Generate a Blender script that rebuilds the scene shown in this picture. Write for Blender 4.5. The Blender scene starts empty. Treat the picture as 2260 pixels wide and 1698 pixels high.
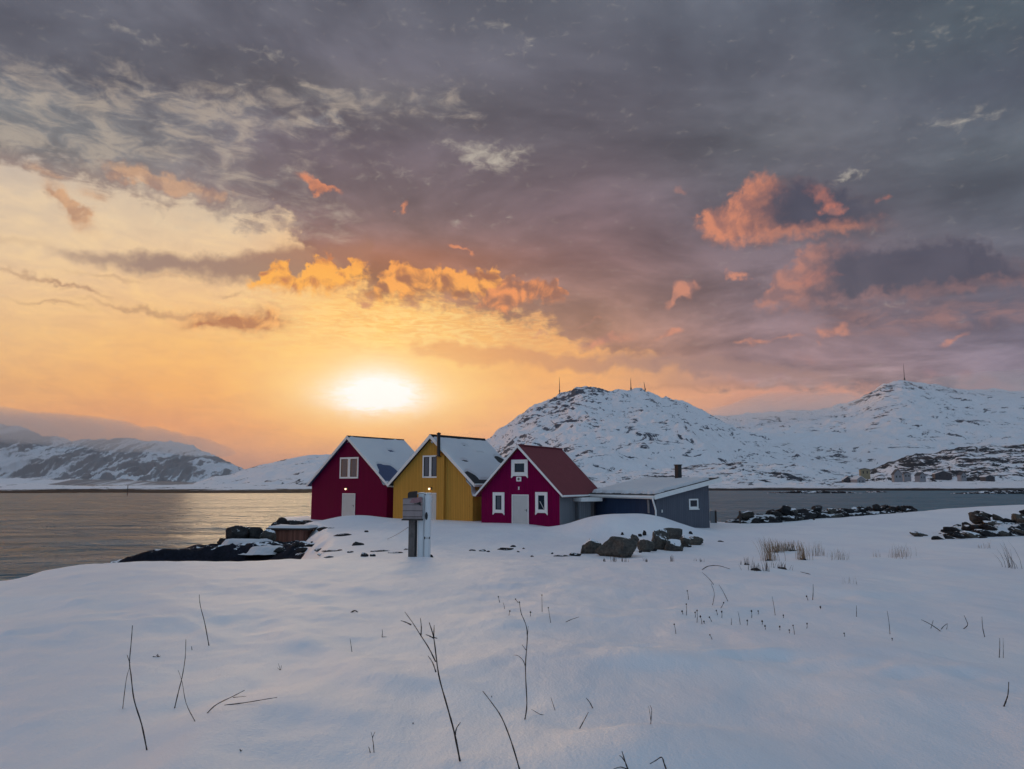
import bpy, bmesh, math, random
import numpy as np
from mathutils import Vector, Matrix
R = math.radians
col = bpy.context.scene.collection
scene = bpy.context.scene

# ------------------------------------------------------------------ camera
FPX, PW, PH, HORIZ, EYE = 1644.0, 2260.0, 1698.0, 1065.0, 5.2
PITCH = math.atan((HORIZ - PH / 2) / FPX)
cam_data = bpy.data.cameras.new("camera")
cam_data.sensor_width = 36.0
cam_data.lens = FPX * 36.0 / PW
cam_data.clip_start = 0.05
cam_data.clip_end = 60000
cam = bpy.data.objects.new("camera", cam_data)
cam.location = (0, 0, EYE)
cam.rotation_euler = (R(90) + PITCH, 0, 0)
col.objects.link(cam)
scene.camera = cam

def ray(px, py):
    xc = (px - PW / 2) / FPX; yc = -(py - PH / 2) / FPX
    return np.array([xc, math.cos(PITCH) - yc * math.sin(PITCH), math.sin(PITCH) + yc * math.cos(PITCH)])
def P(px, py, d):                      # point seen at photo pixel (px, py), d metres ahead
    r = ray(px, py); r = r * (d / r[1])
    return np.array([r[0], r[1], r[2] + EYE])
def azel(px, py):
    r = ray(px, py); r = r / np.linalg.norm(r)
    return math.degrees(math.atan2(r[0], r[1])), math.degrees(math.asin(r[2]))

# ------------------------------------------------------------------ exposure
scene.view_settings.view_transform = 'Standard'
scene.view_settings.look = 'None'
scene.view_settings.exposure = 0.0
scene.view_settings.gamma = 1.0
scene.cycles.use_denoising = True
scene.cycles.max_bounces = 6
scene.cycles.diffuse_bounces = 3
scene.cycles.glossy_bounces = 3
scene.cycles.transmission_bounces = 4
scene.cycles.volume_bounces = 1
scene.cycles.transparent_max_bounces = 8

SUN_AZ, SUN_EL = azel(828, 874)
HAZE = 2.6e-5

# ------------------------------------------------------------------ node helper
def lin(c):
    return tuple((v / 255 / 12.92) if v <= 10 else ((v / 255 + 0.055) / 1.055) ** 2.4 for v in c)
class Nd:
    def __init__(s, nt): s.nt = nt
    def new(s, t, **kw):
        n = s.nt.nodes.new(t)
        for k, v in kw.items(): setattr(n, k, v)
        return n
    def link(s, a, b): s.nt.links.new(a, b)
    def put(s, sock, v):
        if isinstance(v, bpy.types.NodeSocket): s.link(v, sock)
        else: sock.default_value = v
    def m(s, op, a, b=0.0, c=0.0, clamp=False):
        n = s.new('ShaderNodeMath', operation=op, use_clamp=clamp)
        s.put(n.inputs[0], a); s.put(n.inputs[1], b); s.put(n.inputs[2], c)
        return n.outputs[0]
    def add(s, a, b): return s.m('ADD', a, b)
    def sub(s, a, b): return s.m('SUBTRACT', a, b)
    def mul(s, a, b): return s.m('MULTIPLY', a, b)
    def mad(s, a, b, c): return s.m('MULTIPLY_ADD', a, b, c)
    def ss(s, v, lo, hi, t0=0.0, t1=1.0, kind='SMOOTHSTEP'):
        n = s.new('ShaderNodeMapRange', interpolation_type=kind)
        s.put(n.inputs[0], v); s.put(n.inputs[1], lo); s.put(n.inputs[2], hi)
        s.put(n.inputs[3], t0); s.put(n.inputs[4], t1)
        return n.outputs[0]
    def mix(s, f, a, b, mode='MIX'):
        n = s.new('ShaderNodeMix', data_type='RGBA', blend_type=mode)
        s.put(n.inputs[0], f)
        for i, v in ((6, a), (7, b)):
            if isinstance(v, bpy.types.NodeSocket): s.link(v, n.inputs[i])
            else: n.inputs[i].default_value = tuple(v)[:3] + (1,)
        return n.outputs[2]
    def mixf(s, f, a, b):
        n = s.new('ShaderNodeMix', data_type='FLOAT')
        s.put(n.inputs[0], f); s.put(n.inputs[2], a); s.put(n.inputs[3], b)
        return n.outputs[0]
    def xyz(s, x, y, z=0.0):
        n = s.new('ShaderNodeCombineXYZ'); s.put(n.inputs[0], x); s.put(n.inputs[1], y); s.put(n.inputs[2], z)
        return n.outputs[0]
    def sep(s, v):
        n = s.new('ShaderNodeSeparateXYZ'); s.link(v, n.inputs[0]); return n.outputs
    def noise(s, v, scale, detail=4, rough=.55, dist=0.0, ntype='FBM', color=False, lac=2.0):
        n = s.new('ShaderNodeTexNoise', noise_dimensions='3D', noise_type=ntype)
        if ntype == 'FBM': n.normalize = True
        s.link(v, n.inputs['Vector']); s.put(n.inputs['Scale'], scale); n.inputs['Detail'].default_value = detail
        n.inputs['Roughness'].default_value = rough; n.inputs['Distortion'].default_value = dist
        n.inputs['Lacunarity'].default_value = lac
        return n.outputs['Color'] if color else n.outputs[0]
    def mapping(s, v, loc=(0, 0, 0), rot=(0, 0, 0), sc=(1, 1, 1)):
        n = s.new('ShaderNodeMapping'); s.link(v, n.inputs[0])
        n.inputs[1].default_value = loc; n.inputs[2].default_value = rot; n.inputs[3].default_value = sc
        return n.outputs[0]
    def ramp(s, f, stops, interp='LINEAR'):
        n = s.new('ShaderNodeValToRGB'); s.put(n.inputs[0], f); cr = n.color_ramp; cr.interpolation = interp
        while len(cr.elements) < len(stops): cr.elements.new(0.5)
        for e, (p, c) in zip(cr.elements, stops):
            e.position = p
        for e, (p, c) in zip(cr.elements, stops):
            e.color = tuple(c)[:3] + (1,) if not isinstance(c, (int, float)) else (c, c, c, 1)
        return n.outputs[0]
    def fcurve(s, f, pts):
        n = s.new('ShaderNodeFloatCurve'); s.put(n.inputs[1], f)
        c = n.mapping.curves[0]
        while len(c.points) < len(pts): c.points.new(0.5, 0.5)
        for p, (x, y) in zip(c.points, pts): p.location = (x, y); p.handle_type = 'AUTO'
        n.mapping.update()
        return n.outputs[0]

# ------------------------------------------------------------------ sky (world)
world = bpy.data.worlds.new("World"); scene.world = world; world.use_nodes = True
wt = world.node_tree; wt.nodes.clear(); W = Nd(wt)
VS = 2260 / 2212.0                                   # photo as viewed -> photo pixels
def ae(x, y): return azel(x * VS, y * VS)
gen = W.new('ShaderNodeTexCoord').outputs['Generated']
nrm = W.new('ShaderNodeVectorMath', operation='NORMALIZE'); W.link(gen, nrm.inputs[0])
dx, dy, dz = W.sep(nrm.outputs[0])
AZ = W.mul(W.m('ARCTAN2', dx, dy), 57.29578)
EL = W.mul(W.m('ARCSINE', dz), 57.29578)
zc = W.m('MAXIMUM', W.add(dz, 0.12), 0.03)
cloudp = W.xyz(W.m('DIVIDE', dx, zc), W.m('DIVIDE', dy, zc), 0.0)     # flat cloud layer seen from below
aep = W.xyz(AZ, W.mul(EL, 1.0), 0.0)
aes = W.xyz(AZ, W.mul(EL, 2.6), 3.0)
wn = W.sep(W.noise(aep, 0.42, 6, .6, 0.0, color=True))
AW = W.mad(W.sub(wn[0], .5), 4.6, AZ); EW = W.mad(W.sub(wn[1], .5), 2.6, EL)
AW2 = W.mad(W.sub(wn[0], .5), 10.0, AZ); EW2 = W.mad(W.sub(wn[1], .5), 5.0, EL)

def col_ramp(stops, elmax=60.0):
    st = sorted((max(0.0, e / elmax), lin(c) if max(c) > 1.01 else c) for e, c in stops)
    return W.ramp(W.m('DIVIDE', EL, elmax, clamp=True), st)
def colset(cols):
    """cols: list of (view x, [(view y, rgb)...]); blends ramps by azimuth"""
    out = None
    for x, rows in cols:
        r = col_ramp([(ae(x, y)[1], c) if not isinstance(y, str) else (float(y), c) for y, c in rows])
        a = ae(x, 800)[0]
        if out is None: out = r
        else: out = W.mix(W.ss(AZ, a0, a), out, r)
        a0 = a
    return out
ZEN = ('60', (118, 122, 134))
clear = colset([
    (-100, [(1060, (170, 138, 128)), (980, (196, 148, 126)), (900, (222, 163, 118)), (820, (234, 182, 122)), (700, (238, 198, 140)),
            (600, (234, 203, 156)), (500, (228, 206, 166)), (380, (214, 200, 172)), (250, (170, 172, 170)), (60, (140, 146, 152)), ZEN]),
    (450, [(1060, (150, 128, 126)), (980, (188, 146, 126)), (920, (226, 160, 112)), (840, (242, 178, 108)), (740, (244, 192, 120)),
           (640, (238, 200, 146)), (520, (228, 206, 166)), (420, (214, 200, 170)), (250, (180, 178, 168)), (60, (146, 148, 150)), ZEN]),
    (830, [(1060, (160, 132, 126)), (990, (200, 150, 124)), (930, (240, 176, 108)), (850, (252, 198, 112)), (740, (252, 206, 124)),
           (640, (250, 196, 108)), (500, (226, 190, 140)), (350, (196, 184, 160)), (60, (146, 148, 150)), ZEN]),
    (1200, [(1060, (190, 148, 132)), (950, (222, 162, 128)), (880, (240, 176, 118)), (800, (238, 176, 110)), (700, (226, 166, 106)),
            (560, (190, 150, 124)), (350, (186, 180, 165)), (60, (146, 148, 150)), ZEN]),
    (1750, [(1060, (140, 134, 146)), (950, (146, 138, 148)), (895, (150, 136, 144)), (868, (196, 150, 134)), (840, (208, 154, 132)), (815, (150, 126, 134)),
            (700, (132, 116, 126)), (400, (130, 132, 140)), (60, (136, 144, 150)), ZEN]),
    (2250, [(1060, (128, 130, 146)), (900, (128, 128, 142)), (850, (150, 132, 140)), (820, (140, 126, 136)),
            (700, (128, 118, 128)), (400, (118, 124, 134)), (60, (120, 132, 140)), ZEN]),
])
deck = colset([
    (0, [(600, (160, 132, 120)), (470, (165, 136, 120)), (380, (150, 126, 118)), (300, (122, 118, 118)), (230, (112, 114, 118)), (150, (93, 93, 103)),
         (0, (102, 104, 116)), ZEN]),
    (720, [(640, (176, 120, 90)), (590, (150, 106, 92)), (520, (126, 99, 100)), (420, (112, 97, 105)), (300, (106, 97, 108)), (200, (104, 101, 108)), (120, (95, 94, 106)),
           (0, (100, 101, 113)), ZEN]),
    (1250, [(780, (190, 136, 112)), (700, (164, 122, 108)), (620, (140, 107, 104)), (560, (128, 99, 102)), (450, (112, 95, 104)), (300, (99, 94, 104)), (150, (95, 95, 107)),
            (0, (92, 96, 108)), ZEN]),
    (1700, [(850, (164, 134, 130)), (780, (146, 120, 126)), (680, (130, 110, 118)), (560, (112, 99, 109)), (450, (96, 93, 105)), (300, (94, 96, 105)), (150, (92, 95, 107)),
            (0, (93, 99, 112)), ZEN]),
    (2250, [(880, (130, 124, 138)), (780, (122, 112, 128)), (680, (112, 106, 122)), (560, (96, 95, 108)), (450, (90, 94, 106)), (300, (93, 100, 110)), (150, (86, 92, 106)),
            (0, (92, 104, 114)), ZEN]),
])
azn = W.m('DIVIDE', W.add(AW, 45.0), 90.0, clamp=True)
wn3 = W.sep(W.noise(W.mapping(aep, loc=(5, 1, 2)), 1.3, 5, .55, .3, color=True))
AW3 = W.mad(W.sub(wn3[0], .5), 2.2, W.mad(W.sub(wn[0], .5), 2.4, AZ)); EW3 = W.mad(W.sub(wn3[1], .5), 2.0, W.mad(W.sub(wn[1], .5), 1.6, EL))
azn3 = W.m('DIVIDE', W.add(AW3, 45.0), 90.0, clamp=True)
azn2 = W.m('DIVIDE', W.add(AW2, 45.0), 90.0, clamp=True)
def curve_el(pts, wide=False):
    q = sorted(((a + 45) / 90, e / 40) for a, e in (ae(x, y) for x, y in pts))
    q = [(0.0, q[0][1])] + q + [(1.0, q[-1][1])]
    return W.mul(W.fcurve({0: azn, 1: azn2, 2: azn3}[int(wide)], q), 40.0)
def band(top, bot, soft=0.5, soft_b=None, wide=False, fade=.5, fadel=.5):
    """mask of the area between two traced outlines"""
    e = {0: EW, 1: EW2, 2: EW3}[int(wide)]
    t = W.ss(W.sub(curve_el(top, wide), e), -soft * .5, soft)
    b = W.ss(W.sub(e, curve_el(bot, wide)), -(soft_b or soft) * .5, soft_b or soft)
    xs = [ae(*p)[0] for p in top]; a = {0: AW, 1: AW2, 2: AW3}[int(wide)]
    l = W.ss(a, min(xs) - .3, min(xs) + fadel); r = W.ss(a, max(xs) + .3, max(xs) - fade)
    return W.mul(W.mul(t, b), W.mul(l, r))
def gauss(x, y, rx, ry, a=None, e=None, tilt=0.0):
    a0, e0 = ae(x, y); ra = rx / 28.0; re = ry / 28.0
    da = W.sub(a or AW, a0); de = W.sub(e or EW, e0)
    if tilt: de = W.mad(da, tilt, de)
    da = W.m('DIVIDE', da, ra); de = W.m('DIVIDE', de, re)
    return W.m('EXPONENT', W.mul(W.add(W.mul(da, da), W.mul(de, de)), -1.0))
def sumg(lst, **k):
    t = None
    for g in lst:
        amp = g[4] if len(g) > 4 else 1.0
        v = W.mul(gauss(*g[:4], tilt=(g[5] if len(g) > 5 else 0.0), **k), amp)
        t = v if t is None else W.add(t, v)
    return t

# noise fields
nd = W.noise(cloudp, 1.5, 5, .6, .4)
off = W.new('ShaderNodeVectorMath', operation='ADD'); W.link(cloudp, off.inputs[0]); off.inputs[1].default_value = (-.05, .20, 0)
nd2 = W.noise(off.outputs[0], 1.5, 5, .6, .4)
relief = W.sub(nd, nd2)
nbig = W.noise(cloudp, .7, 3, .5)
nst = W.noise(aes, 0.35, 6, .62, .6)              # streaky
nfine = W.noise(W.mapping(aep, sc=(1, 2.0, 1), loc=(7, 3, 1)), 0.9, 6, .62, .5)
nbil = W.noise(W.mapping(aep, loc=(2, 9, 4)), 0.48, 6, .5, .5)
offb = W.mapping(aep, loc=(2 + .3, 9 + .45, 4))
nbil2 = W.noise(offb, 0.48, 6, .5, .5)
brel = W.sub(nbil, nbil2)

# base: clear evening sky, streaked, with the physical sky mixed in faintly
sky = W.new('ShaderNodeTexSky', sky_type='NISHITA'); sky.sun_disc = False
sky.sun_elevation = R(SUN_EL); sky.sun_rotation = R(SUN_AZ); sky.air_density = 1.4; sky.dust_density = 3.0
clear = W.mix(1.0, clear, (1.05, .975, 1.03), 'MULTIPLY')
cl = W.mix(W.ss(nst, .35, .75, 0.0, .35), clear, lin((246, 208, 158)), 'SOFT_LIGHT')
cl = W.mix(.35, cl, W.mix(1.0, cl, W.ramp(nst, [(.3, (.80, .76, .74)), (.7, (1.12, 1.12, 1.12))]), 'MULTIPLY'))
# ripples lit by the sun above the glow
rip = W.noise(W.mapping(aep, sc=(1, 5.0, 1), loc=(1, 1, 8)), .8, 4, .6, .8)
ripm = W.mul(gauss(870, 705, 300, 62), W.ss(rip, .42, .62))
cl = W.mix(W.mul(ripm, .55), cl, lin((255, 226, 150)))
ripd = W.mul(gauss(900, 700, 320, 60), W.ss(rip, .5, .3))
cl = W.mix(W.mul(ripd, .4), cl, lin((226, 156, 84)))

# deck mask
edge = curve_el([(-300, 345), (-50, 352), (120, 372), (230, 392), (330, 425), (450, 450), (560, 480), (640, 505), (700, 560), (800, 640), (900, 662),
                 (1000, 668), (1100, 690), (1200, 715), (1350, 765), (1500, 800), (1650, 836), (1800, 836), (2212, 840), (2600, 840)], True)
edm = W.ss(W.add(W.sub(EW2, edge), W.mul(W.sub(nst, .5), 5.0)), -.7, .9)
dcol = W.mix(1.0, deck, W.ramp(W.mad(relief, 2.2, .5), [(.15, (.70, .70, .73)), (.5, (1, 1, 1)), (.85, (1.42, 1.40, 1.36))]), 'MULTIPLY')
dcol = W.mix(1.0, dcol, W.ramp(nbig, [(.3, (.90, .91, .93)), (.7, (1.08, 1.07, 1.07))]), 'MULTIPLY')
c = W.mix(edm, cl, dcol)
# openings in the deck
opl = W.add(W.mul(sumg([(60, 215, 260, 46, 1.0), (420, 225, 330, 40, .95), (720, 212, 200, 26, .8), (980, 215, 130, 34, .6), (150, 310, 300, 46, .75),
      (470, 290, 200, 40, .7), (690, 262, 90, 13, .9), (500, 470, 240, 44, .95), (600, 415, 110, 40, .5), (300, 350, 260, 22, .5)], a=AW2, e=EW2), 1.0), 0.0)
opn = W.ss(W.add(W.mul(opl, .62), W.mad(W.sub(nst, .5), 1.9, W.mul(W.sub(nfine, .5), .5))), .12, 1.1)
opn = W.mul(opn, W.ss(opl, .05, .35))
opcol = W.mix(W.ss(nst, .38, .62), lin((150, 152, 157)), lin((208, 192, 174)))
c = W.mix(W.mul(opn, .50), c, opcol)
op2 = sumg([(1065, 340, 72, 27, 1.15), (1000, 310, 60, 16, .6), (1835, 374, 34, 7, .85, -.25), (2085, 264, 66, 13, .5), (2010, 262, 50, 10, .35), (270, 62, 110, 9, .45), (570, 115, 60, 8, .55),
            (985, 484, 36, 9, .6), (1080, 478, 30, 8, .4), (800, 356, 40, 9, .5), (1140, 98, 60, 16, .42, -.3), (1360, 262, 50, 8, .3), (880, 385, 90, 12, .35), (2050, 75, 90, 14, .3), (1000, 60, 200, 14, .25)])
op2 = W.ss(W.add(op2, W.mul(W.sub(nfine, .5), 2.4)), .15, 1.6)
c = W.mix(W.mul(op2, .72), c, lin((206, 196, 180)))

# grey tongue of cloud on the left, low orange bank right of the sun
tg = band([(100, 548), (200, 545), (260, 552), (345, 540), (400, 556), (520, 548), (640, 530), (800, 520)],
          [(100, 552), (200, 575), (300, 594), (450, 604), (560, 608), (650, 606), (800, 600)], .7)
c = W.mix(W.mul(tg, .88), c, W.mix(W.ss(AZ, -32, -14), lin((146, 122, 118)), lin((138, 106, 100))))
bk = band([(860, 752), (900, 738), (960, 736), (1040, 746), (1130, 752), (1250, 762), (1400, 768), (1600, 778), (1800, 800)],
          [(860, 756), (960, 778), (1060, 790), (1180, 799), (1300, 803), (1450, 806), (1600, 820), (1800, 815)], .45)
c = W.mix(W.mul(bk, .75), c, W.mix(W.ss(AZ, -6, 14), lin((226, 150, 98)), lin((160, 126, 122))))
wsp = sumg([(300, 668, 90, 5, .8, .03), (410, 674, 70, 5, .7), (120, 660, 60, 4, .7, .05), (60, 600, 90, 4, .8, .12), (150, 622, 60, 3, .6, .2), (170, 632, 30, 3, .6),
            (500, 632, 40, 4, .6), (240, 603, 60, 5, .5), (360, 605, 40, 5, .5), (30, 520, 80, 8, .3, .1), (1560, 836, 200, 5, .5)])
c = W.mix(W.m('MINIMUM', W.mul(wsp, .6), .8), c, lin((160, 118, 100)))

# orange billows
def billow(mask, dark, light, bias=0.0, k=1.7, amt=1.0, extra=None):
    global c
    f = W.mad(brel, k * 2, W.mad(W.sub(nbil, .5), 1.0, .55 + bias))
    if extra is not None: f = W.add(f, extra)
    colr = W.mix(W.ss(f, .1, .95), lin(dark), lin(light))
    c = W.mix(W.mul(mask, amt), c, colr)
A_t = [(548, 600), (580, 578), (615, 566), (640, 590), (670, 578), (690, 556), (715, 556), (728, 586), (745, 586), (770, 560), (798, 572)]
A_b = [(548, 622), (600, 630), (700, 634), (760, 626), (798, 600)]
billow(band(A_t, A_b, .3, .7, 2), (190, 116, 78), (255, 178, 78), .14, extra=None)
B_t = [(780, 640), (810, 612), (835, 585), (865, 566), (900, 578), (940, 582), (985, 582), (1020, 590), (1055, 586), (1090, 576), (1100, 600)]
B_b = [(780, 642), (850, 648), (950, 640), (1000, 644), (1060, 652), (1100, 640)]
billow(band(B_t, B_b, .3, .6, 2), (150, 96, 78), (250, 168, 84), 0.02)
C_t = [(1035, 640), (1060, 620), (1100, 602), (1140, 606), (1190, 604), (1215, 622), (1232, 640)]
C_b = [(1035, 668), (1080, 674), (1140, 660), (1200, 655), (1232, 648)]
billow(band(C_t, C_b, .3, .6, 2), (150, 100, 88), (236, 146, 92), -.02)
billow(sumg([(500, 692, 80, 17, 1.1), (560, 688, 45, 18, .9), (430, 706, 40, 8, .8)]), (176, 112, 82), (244, 176, 108), -.15)
billow(W.m('MINIMUM', W.mul(sumg([(140, 430, 30, 14, 1.0, .8), (155, 455, 20, 18, .7, .8), (200, 410, 20, 8, .5)]), 1.3), 1.0), (190, 148, 120), (216, 170, 132), 0.0)
# wide soft warm shine under the deck
c = W.mix(W.mul(gauss(860, 560, 260, 40, AZ, EL), .22), c, lin((226, 120, 60)))
puffs = W.ss(sumg([(320, 385, 80, 16, .85, .15), (380, 410, 60, 12, .6), (470, 420, 30, 12, .5), (90, 360, 60, 9, .5)], a=AW2), .15, .75)
billow(puffs, (168, 130, 114), (222, 172, 132), .1, amt=.62)
p2 = W.ss(sumg([(678, 400, 46, 11, 1.1, .28), (700, 408, 30, 7, .8, .2), (985, 537, 24, 7, 1.1, .2), (872, 448, 13, 12, .75)]), .2, .9)
billow(p2, (176, 112, 92), (226, 138, 98), .05, amt=.8)
p3 = W.ss(sumg([(1478, 622, 30, 21, 1.1), (1462, 655, 16, 18, .9, -.8), (1605, 604, 23, 11, 1.0), (1580, 588, 8, 9, .5), (1450, 720, 44, 9, 1.0, -.15), (1310, 735, 70, 14, .95, -.18), (1265, 700, 40, 6, .6, -.35),
                (1625, 735, 32, 7, .8), (1700, 728, 36, 6, .6), (1790, 712, 34, 12, .85), (1770, 738, 20, 8, .5), (1757, 780, 50, 12, .5), (2055, 732, 32, 11, .75, -.35), (1470, 415, 22, 13, .55), (1160, 718, 26, 5, .7)]), .25, .95)
billow(p3, (168, 118, 110), (216, 142, 116), .02, amt=.8)
# the two big clouds on the right: dark bodies with a lit rim
def bigcloud(top, bot, itop, ibot, rimc, rimd, body, amt=.95):
    global c
    o = band(top, bot, .7, .9, 2, 5.0)
    i = band(itop, ibot, 2.6, .9, 2, .5, 4.2)
    f = W.mad(brel, 3.0, W.mad(W.sub(nbil, .5), 1.0, .6))
    rim = W.mix(W.ss(f, .1, .95), lin(rimd), lin(rimc))
    bd = W.mix(1.0, lin(body), W.ramp(nbil, [(.3, (.85, .86, .9)), (.7, (1.15, 1.12, 1.1))]), 'MULTIPLY')
    c = W.mix(W.mul(o, amt), c, W.mix(i, rim, bd))
bigcloud([(1502, 480), (1520, 460), (1560, 440), (1590, 405), (1620, 376), (1660, 376), (1700, 384), (1780, 392), (1850, 412), (1905, 440), (1955, 484)],
         [(1502, 500), (1530, 516), (1570, 530), (1640, 524), (1740, 510), (1830, 504), (1900, 500), (1955, 494)],
         [(1580, 440), (1610, 415), (1650, 380), (1700, 340), (1780, 330), (1850, 350), (1905, 380), (1990, 420)],
         [(1580, 500), (1610, 512), (1650, 508), (1740, 494), (1830, 488), (1900, 486), (1990, 486)],
         (214, 136, 106), (158, 108, 100), (72, 73, 90))
bigcloud([(1628, 655), (1660, 600), (1700, 565), (1745, 535), (1800, 526), (1850, 528), (1900, 535), (1980, 520), (2050, 515), (2120, 530), (2180, 555), (2215, 565), (2400, 580)],
         [(1628, 660), (1680, 668), (1760, 664), (1850, 654), (1950, 644), (2050, 634), (2130, 622), (2215, 610), (2400, 600)],
         [(1700, 620), (1730, 575), (1770, 535), (1810, 500), (1850, 480), (1900, 460), (1980, 450), (2050, 450), (2120, 470), (2180, 500), (2215, 520), (2400, 530)],
         [(1700, 668), (1760, 662), (1850, 652), (1950, 642), (2050, 632), (2130, 620), (2215, 606), (2400, 596)],
         (186, 128, 114), (140, 108, 110), (80, 79, 95), .9)
p4 = W.ss(sumg([(1780, 415, 30, 24, .75, .5), (1800, 452, 28, 12, .85), (1905, 437, 22, 12, .6), (1740, 595, 60, 22, .5, -.4), (1810, 600, 50, 12, .45)]), .3, 1.0)
billow(p4, (150, 106, 104), (214, 128, 104), .05, amt=.85)
c = W.mix(W.mul(W.ss(nst, .4, .65), W.mul(gauss(2050, 680, 200, 22), .55)), c, lin((178, 128, 118)))
# sun behind thin cloud
hot = gauss(812, 856, 88, 36, W.mad(W.sub(wn[0], .5), 1.2, AZ), W.mad(W.sub(wn[1], .5), 1.0, EL))
hot2 = gauss(812, 830, 70, 46, AZ, EL); hot3 = gauss(812, 846, 165, 66, AZ, EL)
glow = gauss(815, 835, 250, 95, AZ, EL); glow2 = gauss(815, 800, 640, 240, AZ, EL)
low = W.ss(EW, ae(810, 905)[1], ae(810, 870)[1])
c = W.mix(W.mul(glow2, .05), c, lin((255, 200, 110)))
c = W.mix(W.mul(glow, .34), c, lin((255, 214, 128)))
sunf = W.m('MINIMUM', W.mul(W.add(W.mul(hot, W.ss(rip, .3, .6, .9, 1.6)), W.mul(hot2, .55)), W.mad(low, .5, .5)), 1.0)
c = W.mix(W.mul(hot3, .85), c, lin((255, 232, 176)))
c = W.mix(sunf, c, (1.06, 1.05, 1.04))
# outside the view: orange band added at left to warm snow, bright fill overcast behind and overhead
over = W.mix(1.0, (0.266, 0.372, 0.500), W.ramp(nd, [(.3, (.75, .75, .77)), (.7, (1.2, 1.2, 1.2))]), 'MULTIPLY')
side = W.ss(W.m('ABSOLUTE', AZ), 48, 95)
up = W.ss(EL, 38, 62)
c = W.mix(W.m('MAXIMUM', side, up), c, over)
left_fill = W.mul(W.mul(W.ss(AZ, -36, -50), W.ss(AZ, -110, -80)), W.ss(EL, 18, 8))
c = W.mix(W.mul(left_fill, .95), c, (5.0, 2.3, .9))
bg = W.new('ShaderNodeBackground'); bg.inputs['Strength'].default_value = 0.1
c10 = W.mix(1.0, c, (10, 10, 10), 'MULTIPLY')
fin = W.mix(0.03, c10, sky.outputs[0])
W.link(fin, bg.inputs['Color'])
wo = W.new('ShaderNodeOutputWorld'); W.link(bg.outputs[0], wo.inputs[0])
world.cycles.sampling_method = 'MANUAL'; world.cycles.sample_map_resolution = 512

# ------------------------------------------------------------------ sun lamp (low, veiled by thin cloud)
sl = bpy.data.lights.new("sun", 'SUN'); sl.energy = 0.50; sl.angle = R(26); sl.color = (1.0, .74, .46)
sun = bpy.data.objects.new("sun", sl); col.objects.link(sun)
sd = Vector((math.sin(R(SUN_AZ)) * math.cos(R(SUN_EL)), math.cos(R(SUN_AZ)) * math.cos(R(SUN_EL)), math.sin(R(SUN_EL))))
sun.rotation_euler = sd.to_track_quat('Z', 'Y').to_euler(); sun.location = (-8, 40, 40)
#@@GEO
# ------------------------------------------------------------------ noise in python (for real relief)
def _h(ix, iy, s):
    n = (ix.astype(np.int64) * 374761393 + iy.astype(np.int64) * 668265263 + s * 2147483647 * 7) & 0x7fffffff
    n = ((n ^ (n >> 13)) * 1274126177) & 0x7fffffff
    return ((n ^ (n >> 16)) & 0xffff) / 65535.0
def vnoise(x, y, s=0):
    ix = np.floor(x); iy = np.floor(y); fx = x - ix; fy = y - iy
    fx = fx * fx * fx * (fx * (fx * 6 - 15) + 10); fy = fy * fy * fy * (fy * (fy * 6 - 15) + 10)
    a = _h(ix, iy, s); b = _h(ix + 1, iy, s); c_ = _h(ix, iy + 1, s); d = _h(ix + 1, iy + 1, s)
    return (a + (b - a) * fx) * (1 - fy) + (c_ + (d - c_) * fx) * fy
def fbm(x, y, o=4, s=0, rough=.5):
    x = np.asarray(x, float); y = np.asarray(y, float)
    t = 0; a = 1; w = 0
    for i in range(o):
        t = t + a * vnoise(x * 2 ** i * 1.0 + 17.3 * i, y * 2 ** i + 5.1 * i, s + i); w += a; a *= rough
    return t / w * 2 - 1
def ridged(x, y, o=4, s=0):
    t = 0; a = 1; w = 0
    for i in range(o):
        t = t + a * (1 - np.abs(vnoise(np.asarray(x) * 2 ** i + 3.3 * i, np.asarray(y) * 2 ** i, s + i) * 2 - 1)); w += a; a *= .5
    return t / w
def sstep(v, a, b):
    t = np.clip((np.asarray(v, float) - a) / (b - a), 0, 1); return t * t * (3 - 2 * t)

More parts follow.
